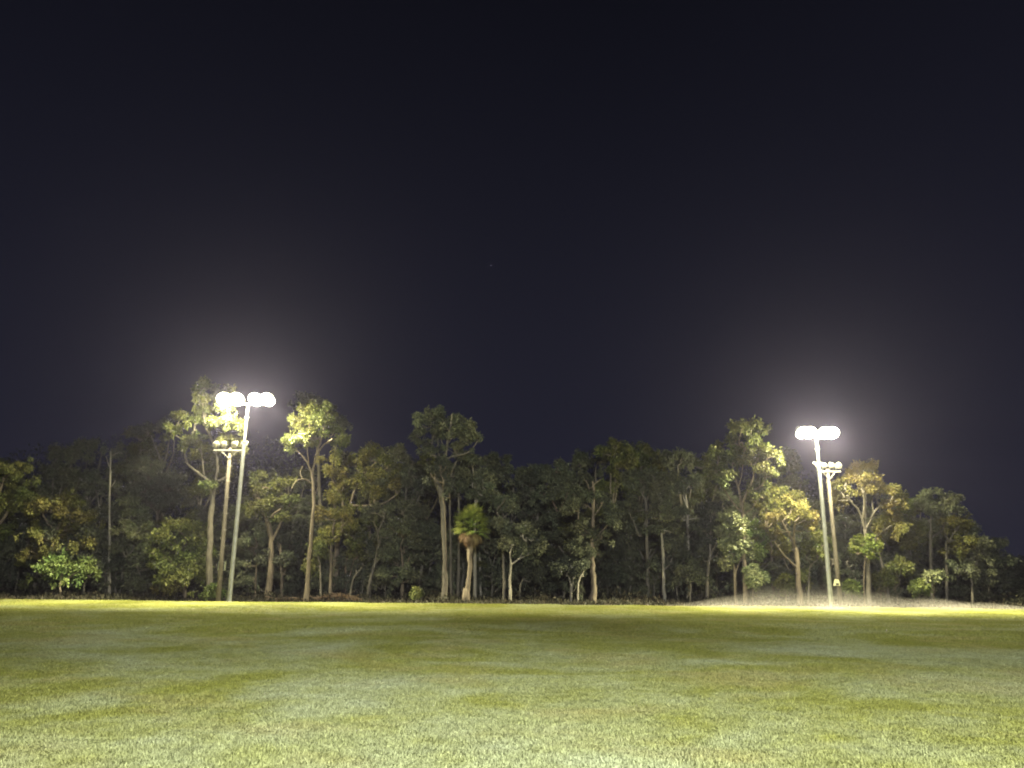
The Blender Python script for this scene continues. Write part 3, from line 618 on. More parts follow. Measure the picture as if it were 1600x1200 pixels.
build_tree(G, 'small white-forked gum with a rounded crown, second tree right of the palm', 56, [(797, 938, 2.4), (797, 905, 2.2), (798, 882, 2.1)], [[(798, 882, 1.6), (812, 873, 1.4), (826, 866, 1.1), (842, 857, .7)], [(798, 882, 1.6), (797, 866, 1.2), (800, 852, .8)], [(812, 873, 1), (818, 858, .8), (822, 846, .5)]], [(812, 836, 20, 13), (830, 842, 17, 14), (800, 848, 13, 13), (842, 858, 10, 11), (822, 862, 20, 9, .5), (816, 826, 12, 8)], 'grey', 'white', 32)
build_tree('sapling', 'thin leaning sapling low down between the palm and the small white-forked gum', 57.5, [(812, 938, 1.5), (814, 912, 1.3), (822, 900, 1)], [[(814, 916, .8), (808, 902, .5)]], [(826, 888, 12, 12, .6), (806, 895, 10, 10, .6), (836, 902, 12, 12, .6)], 'dark', 'grey', 33, 'saplings along the forest edge', cat='sapling')
build_tree(G, 'dim grey gum with a pinkish bare trunk stretch, midway between palm and red-based gum', 64, [(868, 938, 3), (869, 880, 2.8), (871, 840, 2.6), (873, 802, 2.4)], [[(873, 802, 1.6), (862, 780, 1.2)], [(873, 802, 1.6), (884, 778, 1.2)]], [(858, 752, 20, 18), (880, 758, 20, 18), (868, 735, 18, 14), (846, 775, 16, 16), (888, 785, 14, 14)], 'grey', 'red', 34)
build_tree(G, 'dim grey gum with feathery top, left of the pinkish bare trunk', 67, [(836, 938, 3), (838, 850, 2.6), (840, 800, 2.2)], [[(840, 800, 1.5), (832, 775, 1)]], [(832, 755, 20, 18), (818, 775, 18, 16), (846, 735, 16, 14), (830, 800, 22, 16, .8)], 'dark', 'grey', 35)
build_tree(G, 'tall gum with red-brown lower trunk and pale upper trunk, right of centre', 56.5, [(927, 938, 6), (927, 910, 5), (926, 875, 4), (926, 845, 3.2), (927, 805, 2.8), (928, 770, 2.2), (926, 752, 1.2)],
  [[(927, 845, 1.5), (938, 832, 1.2), (950, 820, .9), (958, 806, .6)], [(927, 808, 1.6), (936, 795, 1.2), (942, 785, .8)], [(927, 800, 1.4), (916, 788, 1.1), (906, 780, .7)], [(922, 772, 1), (917, 755, .8), (912, 748, .4)], [(922, 764, .9), (932, 754, .7), (940, 748, .4)], [(903, 812, 1.2), (903, 795, 1), (898, 785, .6)]],
  [(898, 772, 17, 12), (894, 790, 12, 12), (914, 785, 15, 12, .7), (944, 782, 16, 13), (930, 774, 14, 9, .7), (952, 800, 11, 10), (957, 818, 10, 10), (912, 832, 22, 18), (940, 838, 18, 16, .8), (900, 855, 16, 16, .8), (926, 862, 22, 14, .7)], 'grey', 'brown', 36)
build_tree(G, 'two close pale stems at the foot of the red-based gum', 56.2, [(892, 938, 1.9), (892, 915, 1.7), (889, 900, 1.3)], [[(891, 932, 1.6), (896, 905, 1.3), (894, 890, .8)]], [(886, 878, 14, 14, .7), (898, 885, 10, 12, .6), (878, 890, 10, 12, .5)], 'dark', 'white', 37)
build_tree('sapling', 'curved white sapling leaning right beside the red-based trunk', 56, [(903, 938, 1.6), (903, 918, 1.5), (906, 903, 1.3), (914, 890, .8)], [], [(912, 882, 11, 9, .6), (902, 893, 9, 8, .5)], 'dark', 'white', 38, 'saplings along the forest edge', cat='sapling')
build_tree(G, 'gum with a drooping pale broken limb, left of the twin grey crowns', 58.5, [(1013, 938, 3.4), (1012, 890, 3.1), (1011, 840, 2.8), (1010, 795, 2.5), (1008, 778, 2.2)], [[(1008, 780, 1.8), (1000, 766, 1.5), (990, 757, 1)], [(1009, 785, 1.6), (1016, 765, 1.2), (1020, 748, .7)], [(1010, 810, 1.3), (1000, 838, 1.2), (992, 820, 1.1), (985, 806, 1), (981, 798, .6)]],
  [(996, 745, 18, 11), (986, 758, 11, 9), (1018, 744, 17, 11), (1036, 752, 12, 10), (1010, 760, 16, 10, .6), (980, 785, 13, 12), (974, 800, 9, 9, .7), (996, 792, 12, 10, .6)], 'grey', 'pale', 39)
build_tree(G, 'straight white-stemmed gum with a tall narrow grey crown, right of the broken limb', 57, [(1038, 938, 2.8), (1037, 900, 2.6), (1036, 865, 2.4), (1034, 838, 2.1), (1033, 815, 1.6)], [[(1037, 890, 1.4), (1046, 882, 1.2), (1054, 864, .8)], [(1034, 838, 1.3), (1026, 820, 1)], [(1033, 830, 1.3), (1041, 812, 1)]], [(1026, 776, 15, 15), (1042, 782, 15, 16), (1032, 805, 22, 16), (1024, 826, 16, 12, .7), (1050, 828, 14, 14, .7), (1044, 850, 14, 12, .6), (1030, 762, 10, 9)], 'grey', 'white', 40)
build_tree(G, 'gum with a bare white middle trunk and arching limb, left of the dark drooping crown', 59, [(1074, 938, 2.6), (1075, 890, 2.5), (1075, 840, 2.5), (1074, 800, 2.3), (1071, 768, 1.5)], [[(1075, 842, 1.4), (1084, 828, 1.2), (1092, 816, .7)], [(1073, 790, 1.4), (1066, 768, 1.1), (1064, 755, .7)]], [(1064, 748, 17, 10), (1084, 754, 13, 11), (1060, 765, 11, 10, .7), (1092, 805, 13, 13, .7), (1064, 805, 13, 18, .6), (1076, 875, 20, 18, .8)], 'grey', 'white', 41)
build_tree(G, 'dark drooping gum crown on a pale stem, left of the pale leafy bush', 57.5, [(1105, 938, 2.9), (1105, 905, 2.7), (1109, 868, 2.4), (1110, 840, 1.8)], [[(1109, 868, 1.4), (1120, 845, 1)]], [(1108, 800, 24, 18), (1096, 825, 18, 18), (1118, 825, 20, 20), (1106, 850, 24, 16), (1122, 870, 18, 14, .8), (1090, 868, 18, 16, .8)], 'dark', 'pale', 42, droop=.9)
build_tree('sapling', 'short thin sapling between the white-stemmed gum and dark drooping crown', 56.3, [(1078, 938, 1.3), (1080, 915, 1.2), (1082, 895, .8)], [], [(1080, 884, 12, 14, .7), (1072, 898, 12, 12, .6), (1088, 902, 10, 12, .6)], 'grey', 'grey', 43, 'saplings along the forest edge', cat='sapling')
# --- round the right floodlight pole
build_tree(G, 'tall gum with a domed crown, brightly lit on the side facing the right lamps', 54.2, [(1165, 938, 3.8), (1164, 900, 3.6), (1162, 860, 3.3), (1161, 820, 3.1), (1160, 788, 2.9)],
  [[(1160, 790, 2.2), (1156, 765, 1.8), (1148, 742, 1.4), (1144, 725, .9)], [(1160, 788, 2.2), (1168, 770, 1.8), (1176, 750, 1.5), (1180, 730, 1)], [(1160, 800, 1.7), (1144, 782, 1.4), (1132, 762, 1.1), (1120, 735, .7)], [(1168, 770, 1.4), (1188, 760, 1.1), (1196, 748, .7)], [(1156, 762, 1.3), (1162, 735, 1), (1164, 700, .7)], [(1161, 805, 1.2), (1176, 794, .9), (1184, 780, .6)]],
  [(1174, 662, 16, 12), (1158, 670, 15, 11), (1186, 676, 14, 10), (1140, 696, 20, 12), (1166, 694, 22, 12), (1186, 702, 18, 14, 1, -.9), (1200, 716, 16, 13, 1, -1), (1212, 712, 10, 8, 1, -1), (1122, 712, 18, 13), (1146, 720, 20, 14), (1174, 724, 20, 14), (1196, 736, 16, 13, 1, -.9), (1118, 736, 15, 12), (1186, 758, 16, 12), (1172, 776, 14, 10, .8), (1134, 745, 14, 12, .7), (1194, 778, 10, 9, .7)], 'gum', 'brown', 44, W=.10, wisp=.5)
build_tree('bush', 'tall pale leafy bush standing against the trunk of the lit domed gum', 54.4, [(1150, 938, 2.2), (1148, 900, 2), (1146, 870, 1.6)], [[(1148, 900, 1.3), (1158, 870, 1)]], [(1142, 806, 14, 14), (1150, 826, 17, 15), (1136, 832, 13, 15), (1158, 846, 12, 14), (1142, 858, 16, 15), (1160, 868, 10, 11), (1138, 878, 12, 11, .8)], 'pale', 'brown', 45, 'shrubs along the forest edge', L=.28, W=.14, droop=.2, cat='bush')
build_tree('shrub', 'small round pale shrub low at the trunk of the lit domed gum', 54.2, [(1176, 938, 1.3), (1176, 915, 1.1)], [], [(1172, 894, 11, 9), (1184, 902, 12, 9), (1176, 908, 14, 7)], 'pale', 'brown', 46, 'shrubs along the forest edge', L=.22, W=.11, droop=.2, cat='shrub')
build_tree('bush', 'dark narrow bush right of the lit domed gum trunk', 57.5, [(1176, 938, 1.6), (1176, 890, 1.5)], [], [(1174, 828, 11, 16), (1178, 858, 12, 20), (1190, 840, 12, 14)], 'green', 'brown', 47, 'shrubs along the forest edge', cat='bush')
build_tree(G, 'leaning gum with a golden yellow crown left of the right steel pole', 54.8, [(1250, 938, 4.6), (1248, 905, 4.4), (1246, 880, 4.2), (1242, 855, 3.6), (1236, 838, 3)],
  [[(1238, 842, 2.6), (1230, 828, 2.2), (1222, 815, 1.8), (1214, 808, 1.1)], [(1242, 858, 2.4), (1241, 835, 2), (1242, 815, 1.3)], [(1246, 888, 2), (1234, 876, 1.7), (1224, 866, 1.4), (1210, 846, .8)], [(1232, 832, 1.3), (1218, 832, .9)]],
  [(1236, 790, 16, 10), (1252, 797, 18, 12), (1264, 810, 11, 10), (1240, 808, 15, 10), (1216, 796, 15, 9), (1222, 782, 13, 8), (1206, 806, 12, 9), (1264, 820, 8, 9, .7)], 'amber', 'brown', 48, L=.22, W=.08, wisp=.5)
build_tree(G, 'dim olive gum with a twiggy crown behind and left of the golden crown', 58.5, [(1208, 938, 2.4), (1206, 880, 2.2), (1204, 845, 1.8)], [[(1205, 855, 1.4), (1192, 832, 1.1), (1182, 828, .7)]], [(1200, 786, 20, 12), (1216, 770, 17, 10), (1196, 812, 17, 14), (1210, 840, 18, 16), (1222, 862, 16, 16, .8), (1186, 835, 12, 12, .6), (1240, 778, 12, 8, .7)], 'olive', 'brown', 49)
build_tree('sapling', 'twisted thin grey sapling between golden-crowned gum and right steel pole', 56, [(1262, 938, 1.4), (1264, 905, 1.3), (1266, 885, 1.1), (1278, 874, .7)], [[(1266, 886, .9), (1258, 868, .6)]], [(1280, 866, 10, 6, .6), (1270, 855, 14, 14, .6), (1284, 838, 14, 16, .6), (1258, 900, 10, 14, .5)], 'gum', 'pale', 50, 'saplings along the forest edge', cat='sapling')
build_tree(G, 'spreading gum with three curving limbs, right of the right light poles', 54.8, [(1358, 938, 4), (1357, 900, 3.8), (1355, 865, 3.5), (1352, 830, 3.2), (1352, 826, 3)],
  [[(1352, 830, 2.4), (1346, 808, 2.1), (1340, 795, 1.8), (1330, 785, 1.4), (1322, 776, .8)], [(1352, 828, 2.4), (1360, 812, 2.1), (1368, 798, 1.7), (1378, 788, 1)], [(1346, 810, 1.8), (1349, 788, 1.5), (1348, 772, 1)], [(1366, 800, 1.4), (1364, 780, 1.1), (1368, 765, .7)], [(1378, 790, 1.1), (1392, 784, .8)]],
  [(1308, 762, 13, 12), (1322, 752, 15, 9), (1342, 752, 17, 9), (1362, 752, 15, 9), (1352, 764, 17, 8, .7), (1326, 770, 13, 8, .6), (1382, 764, 13, 10), (1398, 768, 14, 12), (1408, 782, 10, 11), (1394, 788, 15, 8), (1312, 780, 10, 10, .6)], 'amber', 'pale', 51, L=.22, W=.08, wisp=.35)
build_tree('sapling', 'bright lime-green leafy ball half way up the trunk of the spreading right gum', 54.1, [(1350, 938, 1.1), (1350, 900, 1), (1352, 870, .9)], [], [(1352, 848, 14, 10), (1364, 856, 11, 9), (1342, 854, 9, 8), (1356, 862, 12, 6)], 'lime', 'brown', 52, 'saplings along the forest edge', L=.24, W=.12, droop=.2, cat='sapling')
build_tree(G, 'pale leaning stem with a yellowish tuft, right of the spreading right gum', 56, [(1388, 938, 2.6), (1386, 915, 2.5), (1380, 890, 2.2), (1374, 862, 1.8), (1368, 842, 1.5), (1370, 825, 1)], [[(1369, 840, .9), (1384, 828, .6)]], [(1390, 812, 15, 11), (1380, 826, 14, 9), (1402, 822, 12, 12), (1398, 806, 12, 8)], 'amber', 'pale', 53)
build_tree(G, 'dim gum with a reddish-tinged top rising behind the spreading right gum', 63, [(1350, 938, 3), (1352, 840, 2.5), (1352, 760, 1.8)], [], [(1344, 730, 13, 9), (1358, 733, 13, 9), (1336, 742, 10, 8, .7)], 'amber', 'grey', 54)
build_tree(G, 'grey gum with white upright limbs, far right beyond the spreading gum', 57.5, [(1455, 938, 3), (1455, 890, 2.8), (1454, 850, 2.6), (1453, 830, 2.4)], [[(1453, 832, 1.8), (1453, 810, 1.5), (1458, 790, .9)], [(1454, 840, 1.6), (1464, 834, 1.3), (1474, 826, .9)], [(1453, 822, 1.1), (1446, 806, .7)]], [(1452, 772, 17, 10), (1470, 780, 17, 12), (1442, 786, 11, 10), (1484, 796, 14, 12), (1462, 796, 17, 11, .7), (1490, 784, 10, 9, .7), (1470, 815, 12, 9, .6)], 'grey', 'pale', 55)
build_tree(G, 'low grey gum with white fork, right of the upright-limbed far gum', 57, [(1478, 938, 2.2), (1479, 880, 2), (1478, 846, 1.8)], [[(1478, 848, 1.3), (1475, 834, 1), (1472, 826, .6)], [(1478, 848, 1.3), (1486, 836, 1), (1492, 830, .6)]], [(1494, 828, 14, 10), (1508, 818, 15, 12), (1482, 815, 10, 8, .6), (1502, 842, 16, 10), (1490, 858, 20, 10, .8)], 'olive', 'pale', 56)
build_tree('bush', 'dim rounded bush on a pale stem at the far right forest end', 57, [(1519, 938, 2), (1519, 918, 1.8), (1517, 895, 1.4)], [], [(1522, 840, 18, 14), (1538, 858, 18, 16), (1520, 866, 22, 16), (1508, 890, 18, 16), (1534, 888, 22, 18)], 'grey', 'pale', 57, 'shrubs along the forest edge', cat='bush')
build_tree('bush', 'last dark bush tapering down at the right end of the treeline', 58, [(1545, 938, 1.8), (1545, 915, 1.6)], [], [(1556, 850, 13, 14, .8), (1562, 876, 18, 18), (1552, 900, 22, 18), (1576, 905, 14, 18)], 'dark', 'pale', 58, 'shrubs along the forest edge', cat='bush')
build_tree(G, 'dim gum filling the gap between the spreading and upright-limbed right gums', 60, [(1424, 938, 2.6), (1422, 870, 2.4), (1418, 820, 1.8)], [[(1420, 850, 1.2), (1432, 830, .8)]], [(1412, 800, 17, 14), (1430, 795, 15, 13), (1420, 826, 20, 14), (1436, 845, 18, 16), (1410, 855, 18, 16)], 'gum', 'grey', 59)
for i, (lab, u, vs, ru, lf, yy) in enumerate([
    ('low bright-leaved shrub right at the foot of the cream-boxed wooden pole', 1331, 920, 11, 'green', 54.6), ('leafy mid-height shrub right of the leaning pale stem', 1402, 888, 16, 'gum', 55.5),
    ('knee-high light green shrub between the leaning pale stem and far right gums', 1436, 918, 9, 'green', 55), ('pale upright shrub under the white upright-limbed far gum', 1459, 902, 12, 'pale', 55.6),
    ('small green-leaved shrub tucked under the lime-green leafy ball', 1376, 905, 13, 'gum', 55.2), ('bright green grassy clump at the foot of the left wooden pole', 334, 932, 15, 'green', 54.8),
    ('small dark shrub under the golden-crowned leaning gum', 1228, 912, 13, 'gum', 56.2), ('tiny dim shrub on the dark forest edge left of the big forked gum', 650, 927, 5, 'gum', 55.8),
    ('dusty shrub low under the dense round bush at left', 262, 918, 16, 'olive', 55.8), ('low grey shrub under the slim pale-topped gum', 214, 915, 14, 'grey', 57.2)]):
    build_tree('shrub', lab, yy, [(u, 938, .8), (u, 932 - ru * .2, .7)], [], [(u - ru * .4, vs + 2, ru * .7, ru * .55), (u + ru * .4, vs + 1, ru * .7, ru * .6), (u, vs - ru * .4, ru * .7, ru * .6)], lf, 'brown', 80 + i, 'shrubs along the forest edge', L=.24, W=.11, droop=.15, cat='shrub', branch_r=.02)

# ------------------------------------------------------------------ cabbage palm
def fan_leaf(seed, droop):
    r = np.random.default_rng(seed); V, F = [], []
    st = 1.05                                     # petiole along +X, then a fan of narrow fingers
    V += [(0, -.02, 0), (0, .02, 0), (st, .015, .0), (st, -.015, .0)]; F.append((0, 1, 2, 3))
    n = 17
    for i in range(n):
        a = R(-125 + 250 * i / (n - 1)) * .8; ln = (.95 - .25 * abs(i / (n - 1) - .5) * 2) * r.uniform(.9, 1.08)
        d = np.array([math.cos(a), math.sin(a), 0]); s = np.array([-math.sin(a), math.cos(a), 0]); b = len(V); o = np.array([st, 0, 0])
        z = lambda t: -droop * t * t * ln + (.03 if i % 2 else 0)
        for t, wd in ((0, .008), (.45, .040), (.8, .022)):
            p = o + d * ln * t + np.array([0, 0, z(t)]); V += [tuple(p - s * wd), tuple(p + s * wd)]
        V.append(tuple(o + d * ln + np.array([0, 0, z(1.15)])))
        F += [(b, b + 1, b + 3, b + 2), (b + 2, b + 3, b + 5, b + 4), (b + 4, b + 5, b + 6)]
    return mesh('frond', V, faces=F)
py = 55.3; pb = at(728, 938, py)
palm = empty('palm_tree', (pb[0], py, float(floor_z(pb[0], py)) - .05), 'cabbage palm with green fan leaves over a skirt of brown dead fronds', 'palm tree')
pl = np.array([at(728, 938, py), at(731, 915, py), at(734, 890, py), at(734, 865, py), at(736, 835, py)]) - np.array([pb[0], py, 0]); pl[0, 2] = -.05
v, q = tube_net([(pl, np.array([.22, .16, .14, .19, .22]))], 10, .06, np.random.default_rng(1), 5); link('trunk', mesh('trunk', v, quads=q, smooth=True), BARK['brown'], palm)
P = Parts(); P.lathe([(.27, -.06), (.27, .5), (.2, 1.0)], 10); P.build('bark_boot', BARK['brown'], palm, smooth=True)
gm = [fan_leaf(k, .28) for k in range(3)]; dm = [fan_leaf(k + 9, .7) for k in range(3)]
for m_ in gm: m_.materials.append(LEAF['lime'])
for m_ in dm: m_.materials.append(LEAF['brown'])
rr = np.random.default_rng(11); ctop = pl[-1] + np.array([0, 0, .45])
for k in range(42):
    el = R(-18 + 100 * (k / 42) ** 1.0); az = k * 2.39996 + rr.uniform(-.2, .2); s = rr.uniform(.66, .88)
    o = link('frond', gm[k % 3], None, palm, ctop + np.array([0, 0, .5 * k / 42 - .1]), (rr.uniform(-.3, .3), -el, az)); o.scale = (s,) * 3
for k in range(34):
    el = R(-70 + 62 * (k / 34)); az = k * 2.39996 + rr.uniform(-.3, .3); s = rr.uniform(.50, .62)
    o = link('dead_frond', dm[k % 3], None, palm, ctop - np.array([0, 0, .25]), (rr.uniform(-.4, .4), -el, az)); o.scale = (s,) * 3

# ------------------------------------------------------------------ brush pile, undergrowth, further wood
def brush(name, label, u0, u1, Y, h, n, seed, bark, leaf):
    r = np.random.default_rng(seed); x0, x1 = col_at(u0, Y), col_at(u1, Y); xc = (x0 + x1) / 2
    root = empty(name, (xc, Y, -.05), label, 'brush pile')
    ls = []
    for k in range(n):
        x = r.uniform(x0, x1) - xc; hh = h * (1 - (2 * x / (x1 - x0)) ** 2 * .8); a = r.uniform(-.5, .5); ln = r.uniform(.5, 1.6)
        c = np.array([x, r.uniform(-.5, .5), r.uniform(.08, 1) * hh]); d = np.array([math.cos(a), r.uniform(-.5, .5), math.sin(a) * .8]) * ln / 2
        ls.append(([c - d, c + r.normal(0, .08, 3), c + d], [.03, .022, .008]))
    v, q = tube_net(ls, 5, 0, None, 2); tag(link('stick_heap', mesh('stick_heap', v, quads=q), BARK[bark], root), kind='stuff')
    m = n * 22; x = r.uniform(x0, x1, m) - xc; hh = h * (1 - (2 * x / (x1 - x0)) ** 2 * .8)
    c = np.stack([x, r.uniform(-.6, .6, m), r.uniform(.03, 1.05, m) * hh], -1)
    v = leaf_quads(c, norm(r.normal(0, 1, (m, 3)) + np.array([0, -.6, .6])), r, .16, .07, .2)
    tag(link('dry_leaf_heap', mesh('dry_leaf_heap', v, quads=np.arange(len(v)).reshape(-1, 4)), LEAF[leaf], root), kind='stuff')
brush('brush_pile', 'low heap of reddish dead branches and dry leaves under the broad gum', 492, 568, 55.2, .5, 90, 5, 'red', 'brown')
brush('brush_pile', 'flat strip of reddish fallen litter left of the slender tall gum', 430, 488, 55.0, .22, 40, 6, 'red', 'brown')

def scatter_leaves(name, label, n, xr, yr, hfun, seed, mat, L, W, cat):
    r = np.random.default_rng(seed); x = r.uniform(xr[0], xr[1], n); y = yr[0] + (yr[1] - yr[0]) * r.uniform(0, 1, n) ** 1.2
    h = hfun(x, y, r); z = floor_z(x, y) + r.uniform(.0, 1, n) * h
    v = leaf_quads(np.stack([x, y, z], -1), norm(r.normal(0, 1, (n, 3)) + np.array([0, -.5, .5])), r, L, W, -.5)
    tag(link(name, mesh(name, v, quads=np.arange(len(v)).reshape(-1, 4)), mat), label, cat, kind='stuff')
def uh(x, y, r):
    k = .5 + .5 * np.sin(x * 1.3 + 2 * np.sin(y)) * np.sin(x * .37 + y * .8)
    return (.10 + .75 * k ** 2) * np.clip((y - 53.6) / 2.5, .06, 1.2)
scatter_leaves('undergrowth', 'dark low undergrowth and dry leaves along the foot of the forest', 60000, (-60, 60), (53.6, 66), uh, 21, LEAF['litter'], .26, .10, 'undergrowth')
def wall_h(x, y, r):
    xa = np.array([-90, -60, -45, -36, -26, -20, -12, -4, 0, 5, 10, 16, 22, 28, 33, 37, 42, 60, 90.])
    za = np.array([12, 14, 15, 17, 18, 17, 15, 14, 13, 15, 17, 16, 15, 13, 10, 7, 4, 3, 2.])
    return np.interp(x * 66 / y, xa, za) * (.85 + .12 * np.sin(x * .9) + .08 * np.sin(x * 2.1 + 1)) * y / 66 * .70
scatter_leaves('far_wood', 'dark unlit mass of forest behind the front trees', 220000, (-85, 70), (82, 100), wall_h, 22, LEAF['dark'], .38, .16, 'woodland')

# dim gums of the rows behind: one mould per sort, copied with all their parts
def copy_tree(src, loc, sc, rz, label, group):
    c = src.copy(); COL.objects.link(c); c.location = loc; c.scale = (sc[0], sc[0], sc[1]); c.rotation_euler.z = rz; c['label'] = label; c['group'] = group
    for ch in src.children:
        d = ch.copy(); COL.objects.link(d); d.parent = c
    return c
def mould(k, u, v_top, half, leaf, bark, Y):
    b = 938; t = v_top; H = b - t; r = random.Random(k)
    f = t + H * .42
    lim = [[(u, f + 20, 2.2), (u - half * .3, f - 10, 1.6), (u - half * .5, f - 50, .9)], [(u, f + 10, 2.2), (u + half * .3, f - 20, 1.6), (u + half * .45, f - 60, .9)], [(u, f, 2), (u + 4, f - 50, 1.5), (u, t + 30, .8)]]
    cl = []
    for i in range(11):
        a = r.uniform(-1, 1); hgt = r.uniform(0, 1)
        cl.append((u + a * half * (.95 - .35 * hgt), t + 16 + (1 - hgt) * H * .45, r.uniform(13, 22), r.uniform(11, 17), .9))
    for i in range(5): cl.append((u + r.uniform(-1, 1) * half * .8, t + H * r.uniform(.55, .9), r.uniform(12, 20), r.uniform(12, 18), .8))
    return build_tree(G, 'x', Y, [(u, b, 3.6), (u + r.uniform(-4, 4), b - H * .3, 3), (u + r.uniform(-4, 4), f, 2.5)], lim, cl, leaf, bark, 200 + k, 'x', per=70, L=.32, W=.11)
LAB = {'l': ('dim unlit gum standing in the dark behind the left part of the treeline', 'dim gums behind the left treeline'),
       'm': ('dim grey gum crown in the back rows behind the middle of the treeline', 'dim gums behind the middle treeline'),
       'r': ('dim grey gum in the back rows behind the lit gums on the right', 'dim gums behind the right treeline')}
moulds = [mould(0, 620, 690, 42, 'grey', 'grey', 66), mould(1, 800, 712, 46, 'grey', 'grey', 67), mould(2, 960, 676, 38, 'gum', 'pale', 69), mould(3, 1080, 690, 40, 'grey', 'grey', 68)]
rm = random.Random(41)
mid = [('l' if u < 430 else 'm' if u < 1110 else 'r', i % 4, u + rm.uniform(-14, 14), rm.uniform(775, 845) if u < 1400 else rm.uniform(835, 870), rm.choice([59.6, 60.8, 62.4, 63.6]), rm.uniform(.6, .85)) for i, u in enumerate(range(-30, 1540, 42))]
spots = mid + [  # (mould, u, v_top, Y, width)
 ('l', 0, 60, 690, 72, 1.1), ('l', 1, 120, 668, 76, 1.1), ('l', 2, 190, 650, 74, 1.1), ('l', 3, 20, 735, 66, 1), ('l', 1, 140, 740, 65, 1), ('l', 0, 205, 715, 68, 1), ('l', 2, 300, 690, 70, 1), ('l', 3, 380, 735, 68, 1.0), ('l', 1, 440, 720, 70, 1),
 ('l', 2, -50, 700, 70, 1), ('l', 0, -110, 720, 66, 1), ('l', 3, 345, 800, 62, .8), ('l', 0, 455, 800, 62, .8),
 ('m', 0, 620, 690, 66, 1), ('m', 1, 570, 690, 74, 1), ('m', 2, 660, 700, 76, 1), ('m', 3, 745, 690, 72, 1), ('m', 1, 800, 712, 67, 1), ('m', 0, 770, 705, 76, 1), ('m', 3, 845, 718, 74, 1), ('m', 0, 900, 700, 72, 1), ('m', 2, 960, 676, 69, 1), ('m', 1, 935, 690, 76, 1), ('m', 2, 1005, 682, 74, 1), ('m', 3, 1080, 690, 68, 1),
 ('m', 0, 1040, 700, 76, 1), ('m', 1, 860, 790, 62, .8), ('m', 0, 960, 800, 62, .8), ('m', 3, 670, 800, 62, .8), ('m', 2, 760, 820, 61, .7), ('m', 3, 985, 840, 61, .7), ('m', 1, 1060, 850, 61, .7), ('m', 2, 840, 850, 60.5, .7), ('m', 0, 720, 850, 61, .7), ('m', 0, 880, 760, 68, .9), ('m', 1, 1015, 800, 63, .8),
 ('r', 2, 1110, 700, 74, 1), ('r', 0, 1150, 760, 66, 1), ('r', 3, 1220, 745, 70, .9), ('r', 1, 1270, 770, 68, .9), ('r', 2, 1250, 690, 78, .8), ('r', 0, 1320, 800, 62, .8), ('r', 1, 1395, 748, 70, .9), ('r', 3, 1430, 765, 68, .9), ('r', 0, 1480, 800, 66, .8), ('r', 2, 1530, 840, 66, .8), ('r', 1, 1345, 850, 60, .7), ('r', 3, 1295, 850, 60, .7), ('r', 0, 1420, 870, 60, .6), ('r', 1, 1500, 870, 62, .7), ('r', 2, 1185, 850, 60, .7)]
MARKS = [(0, 'cut-off gum at left edge'), (95, 'round brownish gum at left'), (172, 'bare white dead tree'), (215, 'slim pale-topped gum'), (285, 'big dense rounded bush'), (335, 'tallest left gum'), (372, 'left steel pole'), (425, 'vine-wrapped gum'), (487, 'slender yellow-sprayed gum'),
 (570, 'broad spreading gum'), (628, 'dense grey bush'), (696, 'big forked gum'), (734, 'palm'), (787, 'twiggy gum right of the palm'), (820, 'small white-forked gum'), (870, 'pinkish bare trunk'), (927, 'red-based gum'), (1008, 'gum with a broken limb'), (1036, 'straight white-stemmed gum'), (1075, 'gum with an arching limb'), (1108, 'dark drooping crown'),
 (1160, 'lit domed gum'), (1215, 'golden-crowned gum'), (1285, 'right light poles'), (1350, 'spreading right gum'), (1420, 'dim gap-filling gum'), (1455, 'white upright-limbed gum'), (1495, 'low white-forked gum'), (1540, 'last bushes at right')]
seen_l = {}
def row_label(u, Y, row=None):
    row = row or ('dim low gum close behind' if Y < 64.5 else 'dim middle-row gum behind' if Y < 71 else 'dark faint far-row gum behind')
    for side in (' the ', None):
        for d, nm, m in sorted((abs(u - m), n, m) for m, n in MARKS)[:5]:
            t = row + (side or (' and left of the ' if u < m else ' and right of the ')) + nm
            if t not in seen_l: seen_l[t] = 1; return t
    assert 0, u
    return row + ' the treeline between lit gums'
used = set(); rs = random.Random(8); mh = [938 - 690, 938 - 712, 938 - 676, 938 - 690]; mY = [66, 67, 69, 68]
for sec, k, u, vt, Y, wd in spots:
    b = at(u, 938, Y); z = float(floor_z(b[0], Y)) - .05
    H = at(u, vt, Y)[2] - z; H0 = at(800, 938 - mh[k], mY[k])[2] + .05
    sc = (wd * rs.uniform(.9, 1.1), H / H0); rz = rs.uniform(0, 6.28)
    if k not in used:
        used.add(k); o = moulds[k]; o.location = (b[0], Y, z); o.scale = (sc[0], sc[0], sc[1]); o.rotation_euler.z = rz; o['label'], o['group'] = row_label(u, Y), LAB[sec][1]
    else: copy_tree(moulds[k], (b[0], Y, z), sc, rz, row_label(u, Y), LAB[sec][1])

